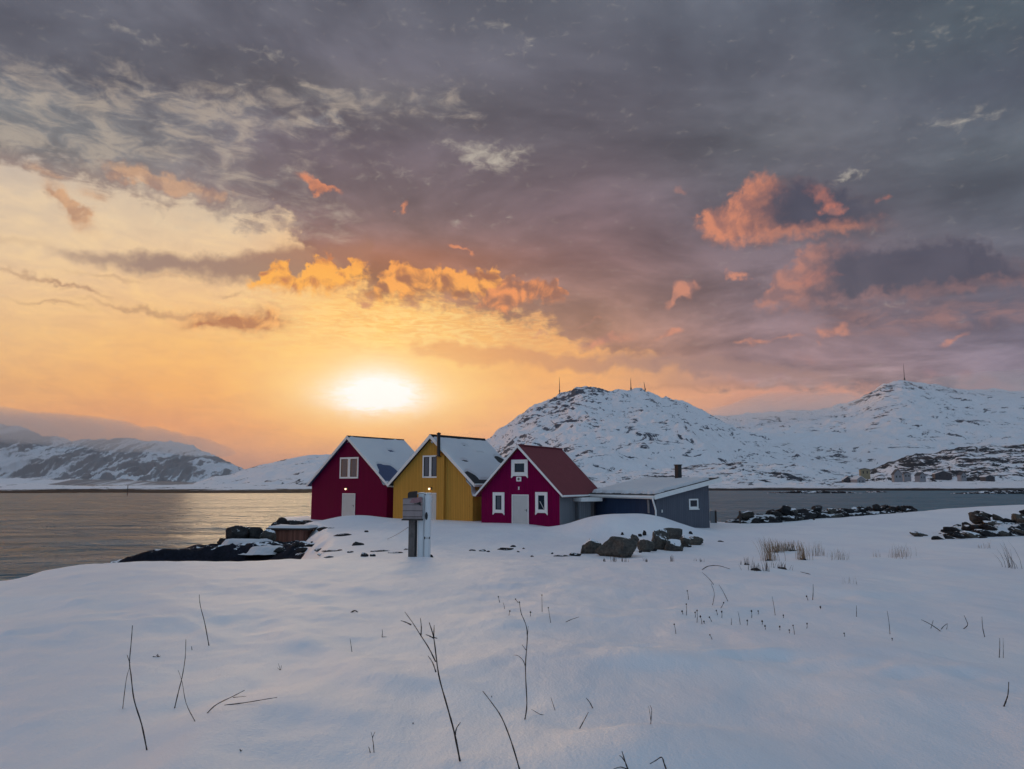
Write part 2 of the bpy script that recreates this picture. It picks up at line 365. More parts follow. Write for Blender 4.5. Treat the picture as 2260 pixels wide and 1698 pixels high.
# ------------------------------------------------------------------ mesh helpers
def put(o, parent=None):
    col.objects.link(o)
    if parent is not None: o.parent = parent
    return o
def tag(o, label=None, cat=None, group=None, kind=None):
    if label: o['label'] = label
    if cat: o['category'] = cat
    if group: o['group'] = group
    if kind: o['kind'] = kind
    return o
def empty(name, loc, rz=0.0):
    o = bpy.data.objects.new(name, None); o.location = loc; o.rotation_euler = (0, 0, rz); o.empty_display_size = .2
    col.objects.link(o); return o
class MB:
    def __init__(s): s.v = []; s.f = []; s.smooth = False
    def box(s, x0, x1, y0, y1, z0, z1, M=None):
        b = len(s.v)
        for x, y, z in ((x0, y0, z0), (x1, y0, z0), (x1, y1, z0), (x0, y1, z0), (x0, y0, z1), (x1, y0, z1), (x1, y1, z1), (x0, y1, z1)):
            p = Vector((x, y, z)); s.v.append(tuple(M @ p if M else p))
        s.f += [tuple(b + i for i in q) for q in ((0, 3, 2, 1), (4, 5, 6, 7), (0, 1, 5, 4), (1, 2, 6, 5), (2, 3, 7, 6), (3, 0, 4, 7))]
        return s
    def prism(s, poly, axis_pts):
        """poly: list of 3D points; extruded by vector"""
        b = len(s.v); n = len(poly); e = Vector(axis_pts)
        s.v += [tuple(p) for p in poly] + [tuple(Vector(p) + e) for p in poly]
        s.f.append(tuple(b + i for i in range(n))[::-1]); s.f.append(tuple(b + n + i for i in range(n)))
        for i in range(n):
            j = (i + 1) % n; s.f.append((b + i, b + j, b + n + j, b + n + i))
        return s
    def tube(s, pts, rad, n=6, cap=True):
        pts = [Vector(p) for p in pts]; b = len(s.v); m = len(pts)
        rad = rad if hasattr(rad, '__len__') else [rad] * m
        for i, p in enumerate(pts):
            t = (pts[min(i + 1, m - 1)] - pts[max(i - 1, 0)]).normalized()
            a = t.orthogonal().normalized() if i == 0 else (a - t * a.dot(t)).normalized()
            c_ = t.cross(a)
            for k in range(n):
                q = p + (a * math.cos(k * 2 * math.pi / n) + c_ * math.sin(k * 2 * math.pi / n)) * rad[i]
                s.v.append(tuple(q))
        for i in range(m - 1):
            for k in range(n):
                j = (k + 1) % n; s.f.append((b + i * n + k, b + i * n + j, b + (i + 1) * n + j, b + (i + 1) * n + k))
        if cap:
            s.f.append(tuple(b + k for k in range(n))[::-1]); s.f.append(tuple(b + (m - 1) * n + k for k in range(n)))
        return s
    def build(s, name, mat, parent=None, bevel=0.0, smooth=None):
        me = bpy.data.meshes.new(name); me.from_pydata(s.v, [], s.f); me.update()
        bm = bmesh.new(); bm.from_mesh(me); bmesh.ops.recalc_face_normals(bm, faces=bm.faces)
        if bevel: bmesh.ops.bevel(bm, geom=bm.edges[:], offset=bevel, segments=2, affect='EDGES', clamp_overlap=True)
        bm.to_mesh(me); bm.free()
        if s.smooth or smooth: me.shade_smooth()
        me.materials.append(mat)
        return put(bpy.data.objects.new(name, me), parent)
def grid_mesh(name, X, Y, Z, mat, parent=None, smooth=True):
    ny, nx = X.shape
    V = np.stack([X, Y, Z], -1).reshape(-1, 3).astype(np.float32)
    i = np.arange(ny - 1)[:, None] * nx + np.arange(nx - 1)[None, :]
    F = np.stack([i, i + 1, i + nx + 1, i + nx], -1).reshape(-1, 4).astype(np.int32)
    me = bpy.data.meshes.new(name)
    me.vertices.add(len(V)); me.vertices.foreach_set('co', V.ravel())
    me.loops.add(F.size); me.loops.foreach_set('vertex_index', F.ravel())
    me.polygons.add(len(F)); me.polygons.foreach_set('loop_start', np.arange(0, F.size, 4, dtype=np.int32))
    me.update(calc_edges=True)
    if smooth: me.shade_smooth()
    me.materials.append(mat)
    return put(bpy.data.objects.new(name, me), parent)

# ------------------------------------------------------------------ materials
def mat(name):
    m = bpy.data.materials.new(name); m.use_nodes = True
    nt = m.node_tree; nt.nodes.clear(); N = Nd(nt)
    b = N.new('ShaderNodeBsdfPrincipled'); o = N.new('ShaderNodeOutputMaterial'); N.link(b.outputs[0], o.inputs[0])
    return m, N, b
def bump(N, b, h, dist, strength=1.0):
    n = N.new('ShaderNodeBump'); n.inputs['Distance'].default_value = dist; n.inputs['Strength'].default_value = strength
    N.link(h, n.inputs['Height']); N.link(n.outputs[0], b.inputs['Normal']); return n
def objc(N): return N.new('ShaderNodeTexCoord').outputs['Object']
def plain(name, c, rough=.6, var=.12, scale=6, bmp=0.0, spec=.5, metal=0.0):
    m, N, b = mat(name); p = objc(N)
    n = N.noise(p, scale, 5, .6)
    cc = N.mix(1.0, c, N.ramp(n, [(.25, (1 - var,) * 3), (.75, (1 + var,) * 3)]), 'MULTIPLY')
    N.link(cc, b.inputs['Base Color']); b.inputs['Roughness'].default_value = rough; b.inputs['Metallic'].default_value = metal
    b.inputs['Specular IOR Level'].default_value = spec
    if bmp: bump(N, b, n, bmp)
    return m
SNOWC = (.80, .815, .85)
def snow_mat(name='snow', ground=True):
    m, N, b = mat(name); g = N.new('ShaderNodeNewGeometry').outputs['Position']
    n1 = N.noise(N.mapping(g, rot=(0, 0, .5), sc=(1, .45, 1)), .55, 4, .5)
    n2 = N.noise(N.mapping(g, rot=(0, 0, .35), sc=(1, .4, 1)), 1.6, 5, .52, .1)
    n3 = N.noise(g, 45, 3, .6)
    cc = N.mix(N.ss(n1, .3, .7), (.76, .775, .825), (.83, .84, .865))
    if ground:
        z = N.sep(g)[2]
        wet = N.ss(N.mad(N.sub(n2, .5), 1.2, z), .75, .45)
        cc = N.mix(wet, cc, (.018, .02, .028))
        N.link(N.mixf(wet, .54, .5), b.inputs['Roughness'])
    else: b.inputs['Roughness'].default_value = .65
    if not ground: cc = N.mix(1.0, cc, (.80, .775, .76), 'MULTIPLY')
    N.link(cc, b.inputs['Base Color'])
    b.inputs['Specular IOR Level'].default_value = .9 if ground else .3
    h = N.add(N.mul(n2, 1.0), N.mul(n3, .10))
    bump(N, b, h, .07 if ground else .03)
    return m
M = {}
M['snow'] = snow_mat(); M['roofsnow'] = snow_mat('roof_snow', False)
def rock_mat(name, base, snow=.55, lo=.35, hi=.65, scale=2.0, tint=(.09, .08, .065), bd=.08):
    m, N, b = mat(name); tc = N.new('ShaderNodeNewGeometry'); g = tc.outputs['Position']
    n1 = N.noise(g, scale, 6, .62, .3); n2 = N.noise(g, scale * 4.5, 5, .65)
    cc = N.mix(N.ss(n1, .35, .7), base, tint)
    cc = N.mix(1.0, cc, N.ramp(n2, [(.3, (.55,) * 3), (.7, (1.35,) * 3)]), 'MULTIPLY')
    nz = N.sep(tc.outputs['Normal'])[2]
    s = N.ss(N.mad(N.sub(n1, .5), 1.5, N.mad(N.sub(n2, .5), .5, nz)), snow, snow + .08)
    cc = N.mix(s, cc, SNOWC)
    N.link(cc, b.inputs['Base Color']); b.inputs['Roughness'].default_value = .85; b.inputs['Specular IOR Level'].default_value = .15
    bump(N, b, n2, bd)
    return m
M['rock_shore'] = rock_mat('shore_rock', (.016, .017, .021), 1.0, tint=(.045, .043, .043))
M['bank'] = rock_mat('bank_rubble', (.018, .019, .023), .86, tint=(.045, .043, .045), scale=1.6, bd=.15)
M['rock_seaweed'] = rock_mat('seaweed_rock', (.010, .011, .018), 1.02, tint=(.014, .015, .026), scale=1.2)
M['rock_grey'] = rock_mat('lichen_rock', (.060, .060, .057), 1.06, tint=(.115, .100, .085), scale=2.4, bd=.05)
M['rock_greysnow'] = rock_mat('lichen_rock_snowy', (.060, .060, .058), .74, tint=(.11, .10, .085), scale=2.4, bd=.05)

def mountain_mat(name, scale, amount, rock=(.05, .055, .07), streak=None, centres=(), fine=1.0, low=None, slope=1.3):
    m, N, b = mat(name); tc = N.new('ShaderNodeNewGeometry'); g = tc.outputs['Position']
    q = N.mapping(g, sc=(1, .45, 2.2) if streak is None else streak)
    n1 = N.noise(q, scale, 8, .66, .6)                        # broken rock texture
    n2 = N.noise(g, scale * .22, 4, .55, .3)
    line = N.m('ABSOLUTE', N.sub(N.noise(q, scale * .5, 7, .62, 1.0), .5))
    nz = N.sep(tc.outputs['Normal'])[2]
    f = N.mad(N.sub(n1, .5), 2.4, N.mad(N.sub(n2, .5), 1.6, N.mad(N.sub(.82, nz), slope, amount)))
    f = N.add(f, N.mul(N.ss(line, .05, .0), .42 * fine))
    for (cx, cy, cz, r, a) in centres:
        d = N.new('ShaderNodeVectorMath', operation='DISTANCE'); N.link(g, d.inputs[0]); d.inputs[1].default_value = (cx, cy, cz)
        f = N.add(f, N.mul(N.ss(d.outputs['Value'], r, r * .3), a))
    s = N.ss(f, .42, .62)
    cc = N.mix(s, (.80, .775, .79), rock)
    if low is not None:
        z = N.sep(g)[2]
        cc = N.mix(N.ss(N.mad(N.sub(n1, .5), low * 1.5, z), low * 1.1, low * .7), cc, (.008, .009, .012))
    N.link(cc, b.inputs['Base Color']); b.inputs['Roughness'].default_value = .85
    b.inputs['Specular IOR Level'].default_value = .2
    bump(N, b, n1, 4.0 / (scale * 40), .8)
    return m

# ------------------------------------------------------------------ near ground: one snow sheet shaped by the shore
coast = np.array([(-30, -80), (-14, -30), (-10.2, 0), (-10.6, 10), (-11.6, 16.5), (-12.6, 20), (-13.0, 23), (-11.2, 24.5), (-8.2, 25.0), (-7.6, 30), (-9.0, 38), (-11.0, 46), (-12.8, 52), (-15.6, 58),
                  (-19.6, 64), (-21.5, 72), (-18, 76), (-6, 74), (8, 70), (12.6, 62), (15.5, 55.8), (19, 54.6), (24, 55.5), (29, 58), (35, 62), (45, 66), (60, 70), (90, 74), (140, 60), (200, 0), (200, -80)])
def coast_dist(x, y):                 # >0 outside
    sh = x.shape; x = x.ravel(); y = y.ravel(); d2 = np.full(x.shape, 1e9); ins = np.zeros(x.shape, bool)
    n = len(coast)
    for i in range(n):
        ax, ay = coast[i]; bx, by = coast[(i + 1) % n]
        t = np.clip(((x - ax) * (bx - ax) + (y - ay) * (by - ay)) / ((bx - ax) ** 2 + (by - ay) ** 2), 0, 1)
        d2 = np.minimum(d2, (x - ax - t * (bx - ax)) ** 2 + (y - ay - t * (by - ay)) ** 2)
        c_ = ((ay > y) != (by > y)); xi = (bx - ax) * (y - ay) / (by - ay if by != ay else 1e-9) + ax
        ins ^= c_ & (x < xi)
    d = np.sqrt(d2); return np.where(ins, -d, d).reshape(sh)
def bmp(x, y, cx, cy, sx, sy, a, p=2.0): return a * np.exp(-(np.abs((x - cx) / sx) ** p + np.abs((y - cy) / sy) ** p))
TRAIL = [(1.05 + .33 * i + (.12 if i % 2 else -.12) + .05 * math.sin(i * 2.3), 9.0 - .24 * i + (.16 if i % 2 else -.1), .028 + .010 * math.sin(i * 1.7)) for i in range(13)]
def ground_z(x, y):
    x = np.asarray(x, float); y = np.asarray(y, float); x, y = np.broadcast_arrays(x, y)
    z = np.interp(y, [-80, 0, 6, 12, 24, 27.5, 32, 40, 50, 56, 62, 70, 90], [3.6, 3.6, 3.42, 3.2, 2.84, 2.42, 2.28, 2.24, 2.34, 2.42, 2.36, 2.1, 1.8])
    soft = np.interp(y, [22, 24, 25, 27.5], [0, .03, .05, 0]); z = z - soft
    z = z + .033 * np.maximum(0, x - 12) * sstep(y, 10, 34) - .25 * bmp(x, y, 17, 52, 5, 5, 1, 2)
    z = z + bmp(x, y, 7.0, 45.8, 3.4, 4.2, .98, 3) - bmp(x, y, 13.0, 49.5, 2.4, 4, .12)
    z = z + bmp(x, y, -11.8, 57.0, 2.4, 2.2, .32) + bmp(x, y, -9.0, 40, 4, 7, .20)
    z = z - bmp(x, y, -17.6, 61, 3.2, 4, .8) - bmp(x, y, 3.6, 50.5, 1.9, 1.6, .20)
    z = z + bmp(x, y, -3.1, 24.6, 1.6, 1.0, .06)
    # wind-packed drifts in the foreground
    z = z + .10 * fbm(x * .22 + 3, y * .16, 3, 5) + .05 * fbm(x * .8, y * .45, 3, 11) * sstep(60 - y, 0, 30)
    z = z + .030 * fbm(x * 2.4, y * 1.5, 4, 23) * sstep(30 - y, 0, 15)
    for (tx, ty, s_) in TRAIL: z = z - s_ * np.exp(-(((x - tx) / .16) ** 2 + ((y - ty) / .13) ** 2)) + s_ * .5 * np.exp(-(((x - tx) / .2) ** 2 + ((y - ty - .27) / .12) ** 2))
    r = ridged(x * .35 + .25 * y, y * .22 - x * .05, 3, 31); z = z + .07 * sstep(r, .55, .95) * sstep(22 - y, 0, 10)
    z = z + .13 * np.exp(-((x - .85 - .1 * (y - 4.6)) / .8) ** 2) * sstep(y, 4.1, 5.0) * sstep(y, 5.9, 5.25) + .06 * bmp(x, y, 2.0, 8.5, 2.5, .8, 1) 
    d = coast_dist(x, y)
    d = d + .5 * fbm(x * .35, y * .35, 3, 41) * sstep(np.abs(d), 6, 0)
    z = z - .10 * sstep(d, -2.2, 0) - (z + 1.3 - .10) * sstep(d, 0, 4.2) ** .85
    return z
def gz(x, y): return float(ground_z(np.array([x]), np.array([y]))[0])
def ground_at(px, py, dmax=80):       # where the ray through a photo pixel meets the snow
    d = np.geomspace(2.5, dmax, 1500); r = ray(px, py); r = r / r[1]
    h = EYE + r[2] * d - ground_z(r[0] * d, d)
    k = np.where(h < 0)[0]; k = k[0] if len(k) else len(d) - 1
    return float(d[k])
ys = np.concatenate([np.arange(-80, -8, 4), np.arange(-8, 2, .5), np.arange(2, 12, .07), np.arange(12, 30, .12), np.arange(30, 66, .2), np.arange(66, 96, 1.0)])
xs = np.concatenate([np.arange(-60, -26, 2), np.arange(-26, -12, .25), np.arange(-12, 12, .09), np.arange(12, 30, .2), np.arange(30, 60, .6), np.arange(60, 230, 6)])
X, Y = np.meshgrid(xs, ys)
tag(grid_mesh('ground', X, Y, ground_z(X, Y), M['snow']), kind='structure')

# ------------------------------------------------------------------ sea
m, N, b = mat('sea_water'); g = N.new('ShaderNodeNewGeometry').outputs['Position']
w1 = N.noise(N.mapping(g, rot=(0, 0, .12), sc=(.55, 1.0, 1)), .20, 6, .62, .8)
w2 = N.noise(N.mapping(g, rot=(0, 0, -.2), sc=(.4, 1.0, 1)), 2.2, 4, .6, .3)
w3 = N.noise(N.mapping(g, rot=(0, 0, .05), sc=(.3, 1.0, 1)), .06, 4, .6, .5)
N.link(N.mix(N.ss(w3, .3, .7), (.075, .19, .245), (.10, .225, .285)), b.inputs['Base Color'])
b.inputs['Roughness'].default_value = .26; b.inputs['IOR'].default_value = 1.33; b.inputs['Specular IOR Level'].default_value = .06
bump(N, b, N.add(N.mul(w1, 2.2), N.add(N.mul(w2, .20), N.mul(w3, 4.0))), 3.0)
M['sea'] = m
sx = np.concatenate([-np.geomspace(9000, 60, 40), np.linspace(-59, 59, 240), np.geomspace(60, 9000, 40)])
sy = np.concatenate([np.linspace(-300, 10, 8), np.linspace(14, 120, 420), np.concatenate([np.geomspace(120.4, 420, 300), np.geomspace(430, 12000, 40)])])
X, Y = np.meshgrid(sx, sy)
tag(grid_mesh('water', X, Y, .17 * fbm(X * .11, Y * .30, 4, 77, .6) * sstep(430 - Y, 0, 330) * sstep(Y, 12, 20), M['sea']), kind='structure')

# ------------------------------------------------------------------ far land
def interp_sky(pts, px): q = sorted(pts); return np.interp(px, [a for a, _ in q], [b_ for _, b_ in q])
def fan(name, px0, px1, sky_pts, D, y0, back, mt, amp, nscale, nu=420, nv=150, power=1.15, base=-1.5, seed=0, jag=.0, gully=0.0, back_drop=.8, kind='structure', foot=None):
    px = np.linspace(px0, px1, nu); v = np.concatenate([np.linspace(0, 1, nv), 1 + np.linspace(0, 1, max(12, nv // 5))[1:]])
    U = (px - PW / 2) / FPX / (math.cos(PITCH) + 0.0)
    ridge = interp_sky(sky_pts, px)
    PX, V = np.meshgrid(px, v); UU = np.meshgrid(U, v)[0]; RG = np.meshgrid(ridge, v)[0]
    yy = np.where(V <= 1, y0 + (D - y0) * V, D + back * (V - 1))
    # straight-ahead rays scale with the tilt: use the photo ray of the ridge pixel
    tanE = np.array([ray(a, b_)[2] / ray(a, b_)[1] for a, b_ in zip(px, ridge)]); TE = np.meshgrid(tanE, v)[0]
    kw = max(5, nu // 9) | 1; ker = np.hanning(kw + 2)[1:-1]; ker /= ker.sum(); tpad = np.pad(tanE, kw // 2, mode='edge'); sm = np.convolve(tpad, ker, 'valid')
    kw2 = max(3, nu // 160) | 1; ker2 = np.ones(kw2) / kw2; sm2 = np.convolve(np.pad(tanE, kw2 // 2, mode='edge'), ker2, 'valid')
    wgt = sstep(V, .55, 1.0); TE = np.meshgrid(sm, v)[0] * (1 - wgt) + np.meshgrid(sm2, v)[0] * wgt
    sxr = np.array([ray(a, b_)[0] / ray(a, b_)[1] for a, b_ in zip(px, ridge)]); SX = np.meshgrid(sxr, v)[0]
    zr = EYE + D * TE
    Vw = np.clip(V, 0, 1)
    prof = Vw ** power if foot is None else np.interp(Vw, [a for a, _ in foot], [b_ for _, b_ in foot])
    z = base + (zr - base) * np.where(V <= 1, prof, 1 - back_drop * (V - 1) ** 1.3)
    xx = SX * yy
    env = sstep(Vw, 0, .25) * (1 - .72 * sstep(V, .8, 1.0))
    z = z + amp * env * fbm(xx / nscale, yy / nscale, 6, seed, .55)
    if gully: z = z - gully * env * (1 - ridged(xx / nscale * 1.6 + .3 * fbm(xx / nscale, yy / nscale, 2, seed + 5), yy / nscale * .25, 4, seed + 9))
    if jag: z = z + jag * fbm(xx / nscale * 9, yy / nscale * 9, 4, seed + 3, .6) * sstep(Vw, 0, .1)
    return tag(grid_mesh(name, xx, yy, z, mt), kind=kind)
c1 = P(1242, 900, 2300); c2 = P(1250, 950, 1900); c3 = P(1290, 865, 2450); c4 = P(1330, 1010, 1400); c5 = P(1180, 950, 1900)
M['mt_mid'] = mountain_mat('mountain_near', .028, .03, fine=1.15, rock=(.05, .058, .08), centres=[(*c1, 190, .42), (*c2, 160, .30), (*c3, 160, .30), (*c4, 220, .16), (*c5, 150, .10)])
fan('mountain', 940, 1900, [(880, 1020), (960, 1008), (1040, 985), (1082, 963), (1120, 931), (1155, 903), (1177, 888), (1223, 870), (1261, 860), (1269, 853), (1296, 850), (1327, 857), (1347, 864), (1369, 857),
    (1385, 860), (1413, 858), (1434, 864), (1461, 876), (1494, 881), (1521, 892), (1548, 903), (1589, 922), (1630, 945), (1700, 968), (1800, 985), (1900, 1000)],
    2500, 640, 1500, M['mt_mid'], 36, 380, nu=900, nv=300, seed=4, jag=13, gully=55, foot=[(0, 0), (.12, .05), (.4, .26), (.75, .68), (1, 1)])
c6 = P(1940, 870, 3600); c7 = P(1960, 930, 3000)
M['mt_right'] = mountain_mat('mountain_far', .016, .06, fine=1.3, rock=(.07, .075, .09), centres=[(*c6, 260, .36), (*P(2040, 860, 3700), 240, .25)])
fan('mountain', 1500, 2760, [(1480, 935), (1560, 922), (1640, 913), (1720, 907), (1809, 900), (1868, 887), (1898, 878), (1922, 862), (1950, 845), (1985, 838), (2030, 841), (2056, 846), (2107, 857), (2180, 860), (2260, 862), (2400, 880), (2600, 930), (2760, 990)],
    3800, 760, 2000, M['mt_right'], 40, 520, nu=700, nv=240, seed=14, jag=13, gully=40, foot=[(0, 0), (.1, .035), (.45, .28), (.8, .72), (1, 1)])
M['hill_rocky'] = mountain_mat('rocky_hillside', .06, .60, rock=(.022, .024, .03), streak=(1, .5, 2.6), low=2.0)
fan('hills', 1780, 2700, [(1780, 1072), (1850, 1062), (1927, 1034), (1959, 1021), (1979, 1016), (2019, 1003), (2059, 1001), (2102, 990), (2158, 984), (2260, 980), (2400, 975), (2700, 960)],
    1000, 560, 500, M['hill_rocky'], 9, 110, nu=420, nv=140, seed=24, jag=2.6, gully=7, base=-1)
M['hill_low'] = mountain_mat('low_hillside', .07, .36, rock=(.03, .034, .045), streak=(.6, .5, 3.0), low=1.6)
fan('hills', 1150, 2000, [(1100, 1066), (1250, 1052), (1330, 1046), (1400, 1040), (1480, 1034), (1560, 1022), (1640, 1016), (1740, 1026), (1850, 1040), (2000, 1060)],
    860, 500, 400, M['hill_low'], 8, 80, nu=420, nv=120, seed=34, jag=2.2, gully=5, base=-1)
M['hill_left'] = mountain_mat('hill_left', .04, .20, rock=(.07, .07, .075), low=2.0)
fan('hills', 380, 1100, [(360, 1078), (420, 1068), (470, 1050), (508, 1047), (537, 1036), (586, 1023), (635, 1013), (684, 1004), (720, 1002), (800, 1004), (900, 1018), (1000, 1040), (1100, 1062)],
    1300, 480, 700, M['hill_left'], 8, 170, nu=400, nv=120, seed=44, jag=2, gully=8, base=-1)
M['mt_left'] = mountain_mat('mountain_gullied', .0065, .50, rock=(.27, .25, .25), streak=(1.0, .06, .20), fine=.4, slope=.5)  # rock tone lightened, distance haze put into the colour
fan('mountain', -620, 620, [(-620, 930), (-300, 915), (-100, 922), (0, 930), (60, 940), (110, 958), (160, 968), (228, 964), (280, 962), (325, 966), (375, 970), (423, 980), (456, 994), (488, 1010), (534, 1032), (575, 1050), (620, 1066)],
    7000, 1500, 3000, M['mt_left'], 60, 420, nu=800, nv=420, seed=54, jag=20, gully=260, foot=[(0, .0), (.02, .03), (.64, .055), (.69, .12), (.84, .5), (1, 1)])
M['strip'] = mountain_mat('shore_strip', .14, .08, rock=(.02, .022, .028), streak=(.35, .5, 3.5), low=1.5)
fan('far_shore', -700, 760, [(-700, 1072), (-200, 1070), (0, 1068), (70, 1067), (120, 1071), (200, 1073), (300, 1072), (400, 1070), (520, 1068), (640, 1070), (760, 1072)],
    560, 352, 260, M['strip'], 1.0, 30, nu=500, nv=90, seed=64, jag=.35, base=-.9, power=.62)
fan('far_shore', 560, 2900, [(560, 1074), (760, 1072), (1000, 1068), (1200, 1066), (1500, 1066), (1700, 1067), (1900, 1066), (2200, 1062), (2900, 1060)],
    640, 470, 300, M['strip'], 1.1, 32, nu=620, nv=90, seed=74, jag=.4, base=-.9, power=.62)
#@@PART2
# ------------------------------------------------------------------ building materials
def board_mat(name, c, pitch=.16, axis='X', rough=.55, var=.10, dirt=.25):
    m, N, b = mat(name); p = objc(N); x, y, z = N.sep(p)
    # boards run vertically; use the horizontal coordinate along whichever wall this is
    nrm_ = N.sep(N.new('ShaderNodeTexCoord').outputs['Normal'])
    h = N.mixf(N.m('GREATER_THAN', N.m('ABSOLUTE', nrm_[0]), .5), x, y) if axis == 'X' else z
    fr = N.m('FRACT', N.m('DIVIDE', N.add(h, 50.0), pitch))
    groove = N.m('MINIMUM', N.ss(fr, 0.0, .10), N.ss(fr, 1.0, .90))
    idn = N.new('ShaderNodeTexWhiteNoise', noise_dimensions='1D'); N.link(N.m('FLOOR', N.m('DIVIDE', N.add(h, 50.0), pitch)), idn.inputs['W'])
    n1 = N.noise(N.mapping(p, sc=(1, 1, .25)), 3.0, 5, .6)
    k = N.mad(N.sub(idn.outputs['Value'], .5), var, N.mad(N.sub(n1, .5), dirt, 1.0))
    k = N.mul(k, N.mixf(groove, .5, 1.0))
    cc = N.new('ShaderNodeVectorMath', operation='SCALE'); cc.inputs[0].default_value = c; N.link(k, cc.inputs['Scale'])
    N.link(cc.outputs[0], b.inputs['Base Color']); b.inputs['Roughness'].default_value = rough; b.inputs['Specular IOR Level'].default_value = .05
    bump(N, b, groove, .012)
    return m
M['maroon'] = board_mat('maroon_boards', (.160, .0005, .036))
M['crimson'] = board_mat('crimson_boards', (.185, .0005, .052))
M['yellow'] = board_mat('ochre_boards', (.56, .285, .055))
M['grey'] = board_mat('slate_grey_boards', (.115, .125, .155))
M['blue'] = board_mat('navy_boards', (.035, .055, .105))
M['palegrey'] = board_mat('pale_grey_boards', (.22, .23, .25))
M['brownboard'] = board_mat('red_brown_boards', (.26, .12, .09), pitch=.13, var=.5)
M['white'] = plain('white_paint', (.80, .79, .77), .5, .07, 5)
M['offwhite'] = plain('door_paint', (.50, .51, .50), .5, .06, 2)
M['redroof'] = board_mat('red_metal_roof', (.21, .052, .062), pitch=.22, rough=.5, var=.04, dirt=.3)
M['navyroof'] = plain('navy_roof', (.025, .05, .13), .45, .2, 3)
M['black'] = plain('black_metal', (.012, .012, .014), .5, .2, 8)
M['tar'] = plain('tar_roof', (.020, .020, .024), .8, .3, 5, .01)
M['wood'] = plain('weathered_wood', (.115, .10, .095), .85, .35, 7, .004)
M['woodpink'] = board_mat('faded_box_wood', (.33, .27, .265), pitch=.19, axis='Z', rough=.8, var=.3, dirt=.8)
M['darkwood'] = plain('dark_wood', (.045, .035, .032), .85, .4, 9, .004)
M['metalwhite'] = plain('white_powder_coat', (.70, .72, .74), .35, .04, 3)
m, N, b = mat('window_glass'); b.inputs['Base Color'].default_value = (.006, .012, .026, 1); b.inputs['Roughness'].default_value = .08
M['glass'] = m
m, N, b = mat('lamp_glass'); b.inputs['Base Color'].default_value = (1, .8, .6, 1); b.inputs['Emission Color'].default_value = (1, .72, .42, 1); b.inputs['Emission Strength'].default_value = 2.5
M['lamp'] = m
m, N, b = mat('curtain_cloth'); b.inputs['Base Color'].default_value = (.16, .17, .20, 1); b.inputs['Roughness'].default_value = .9
M['curtain'] = m

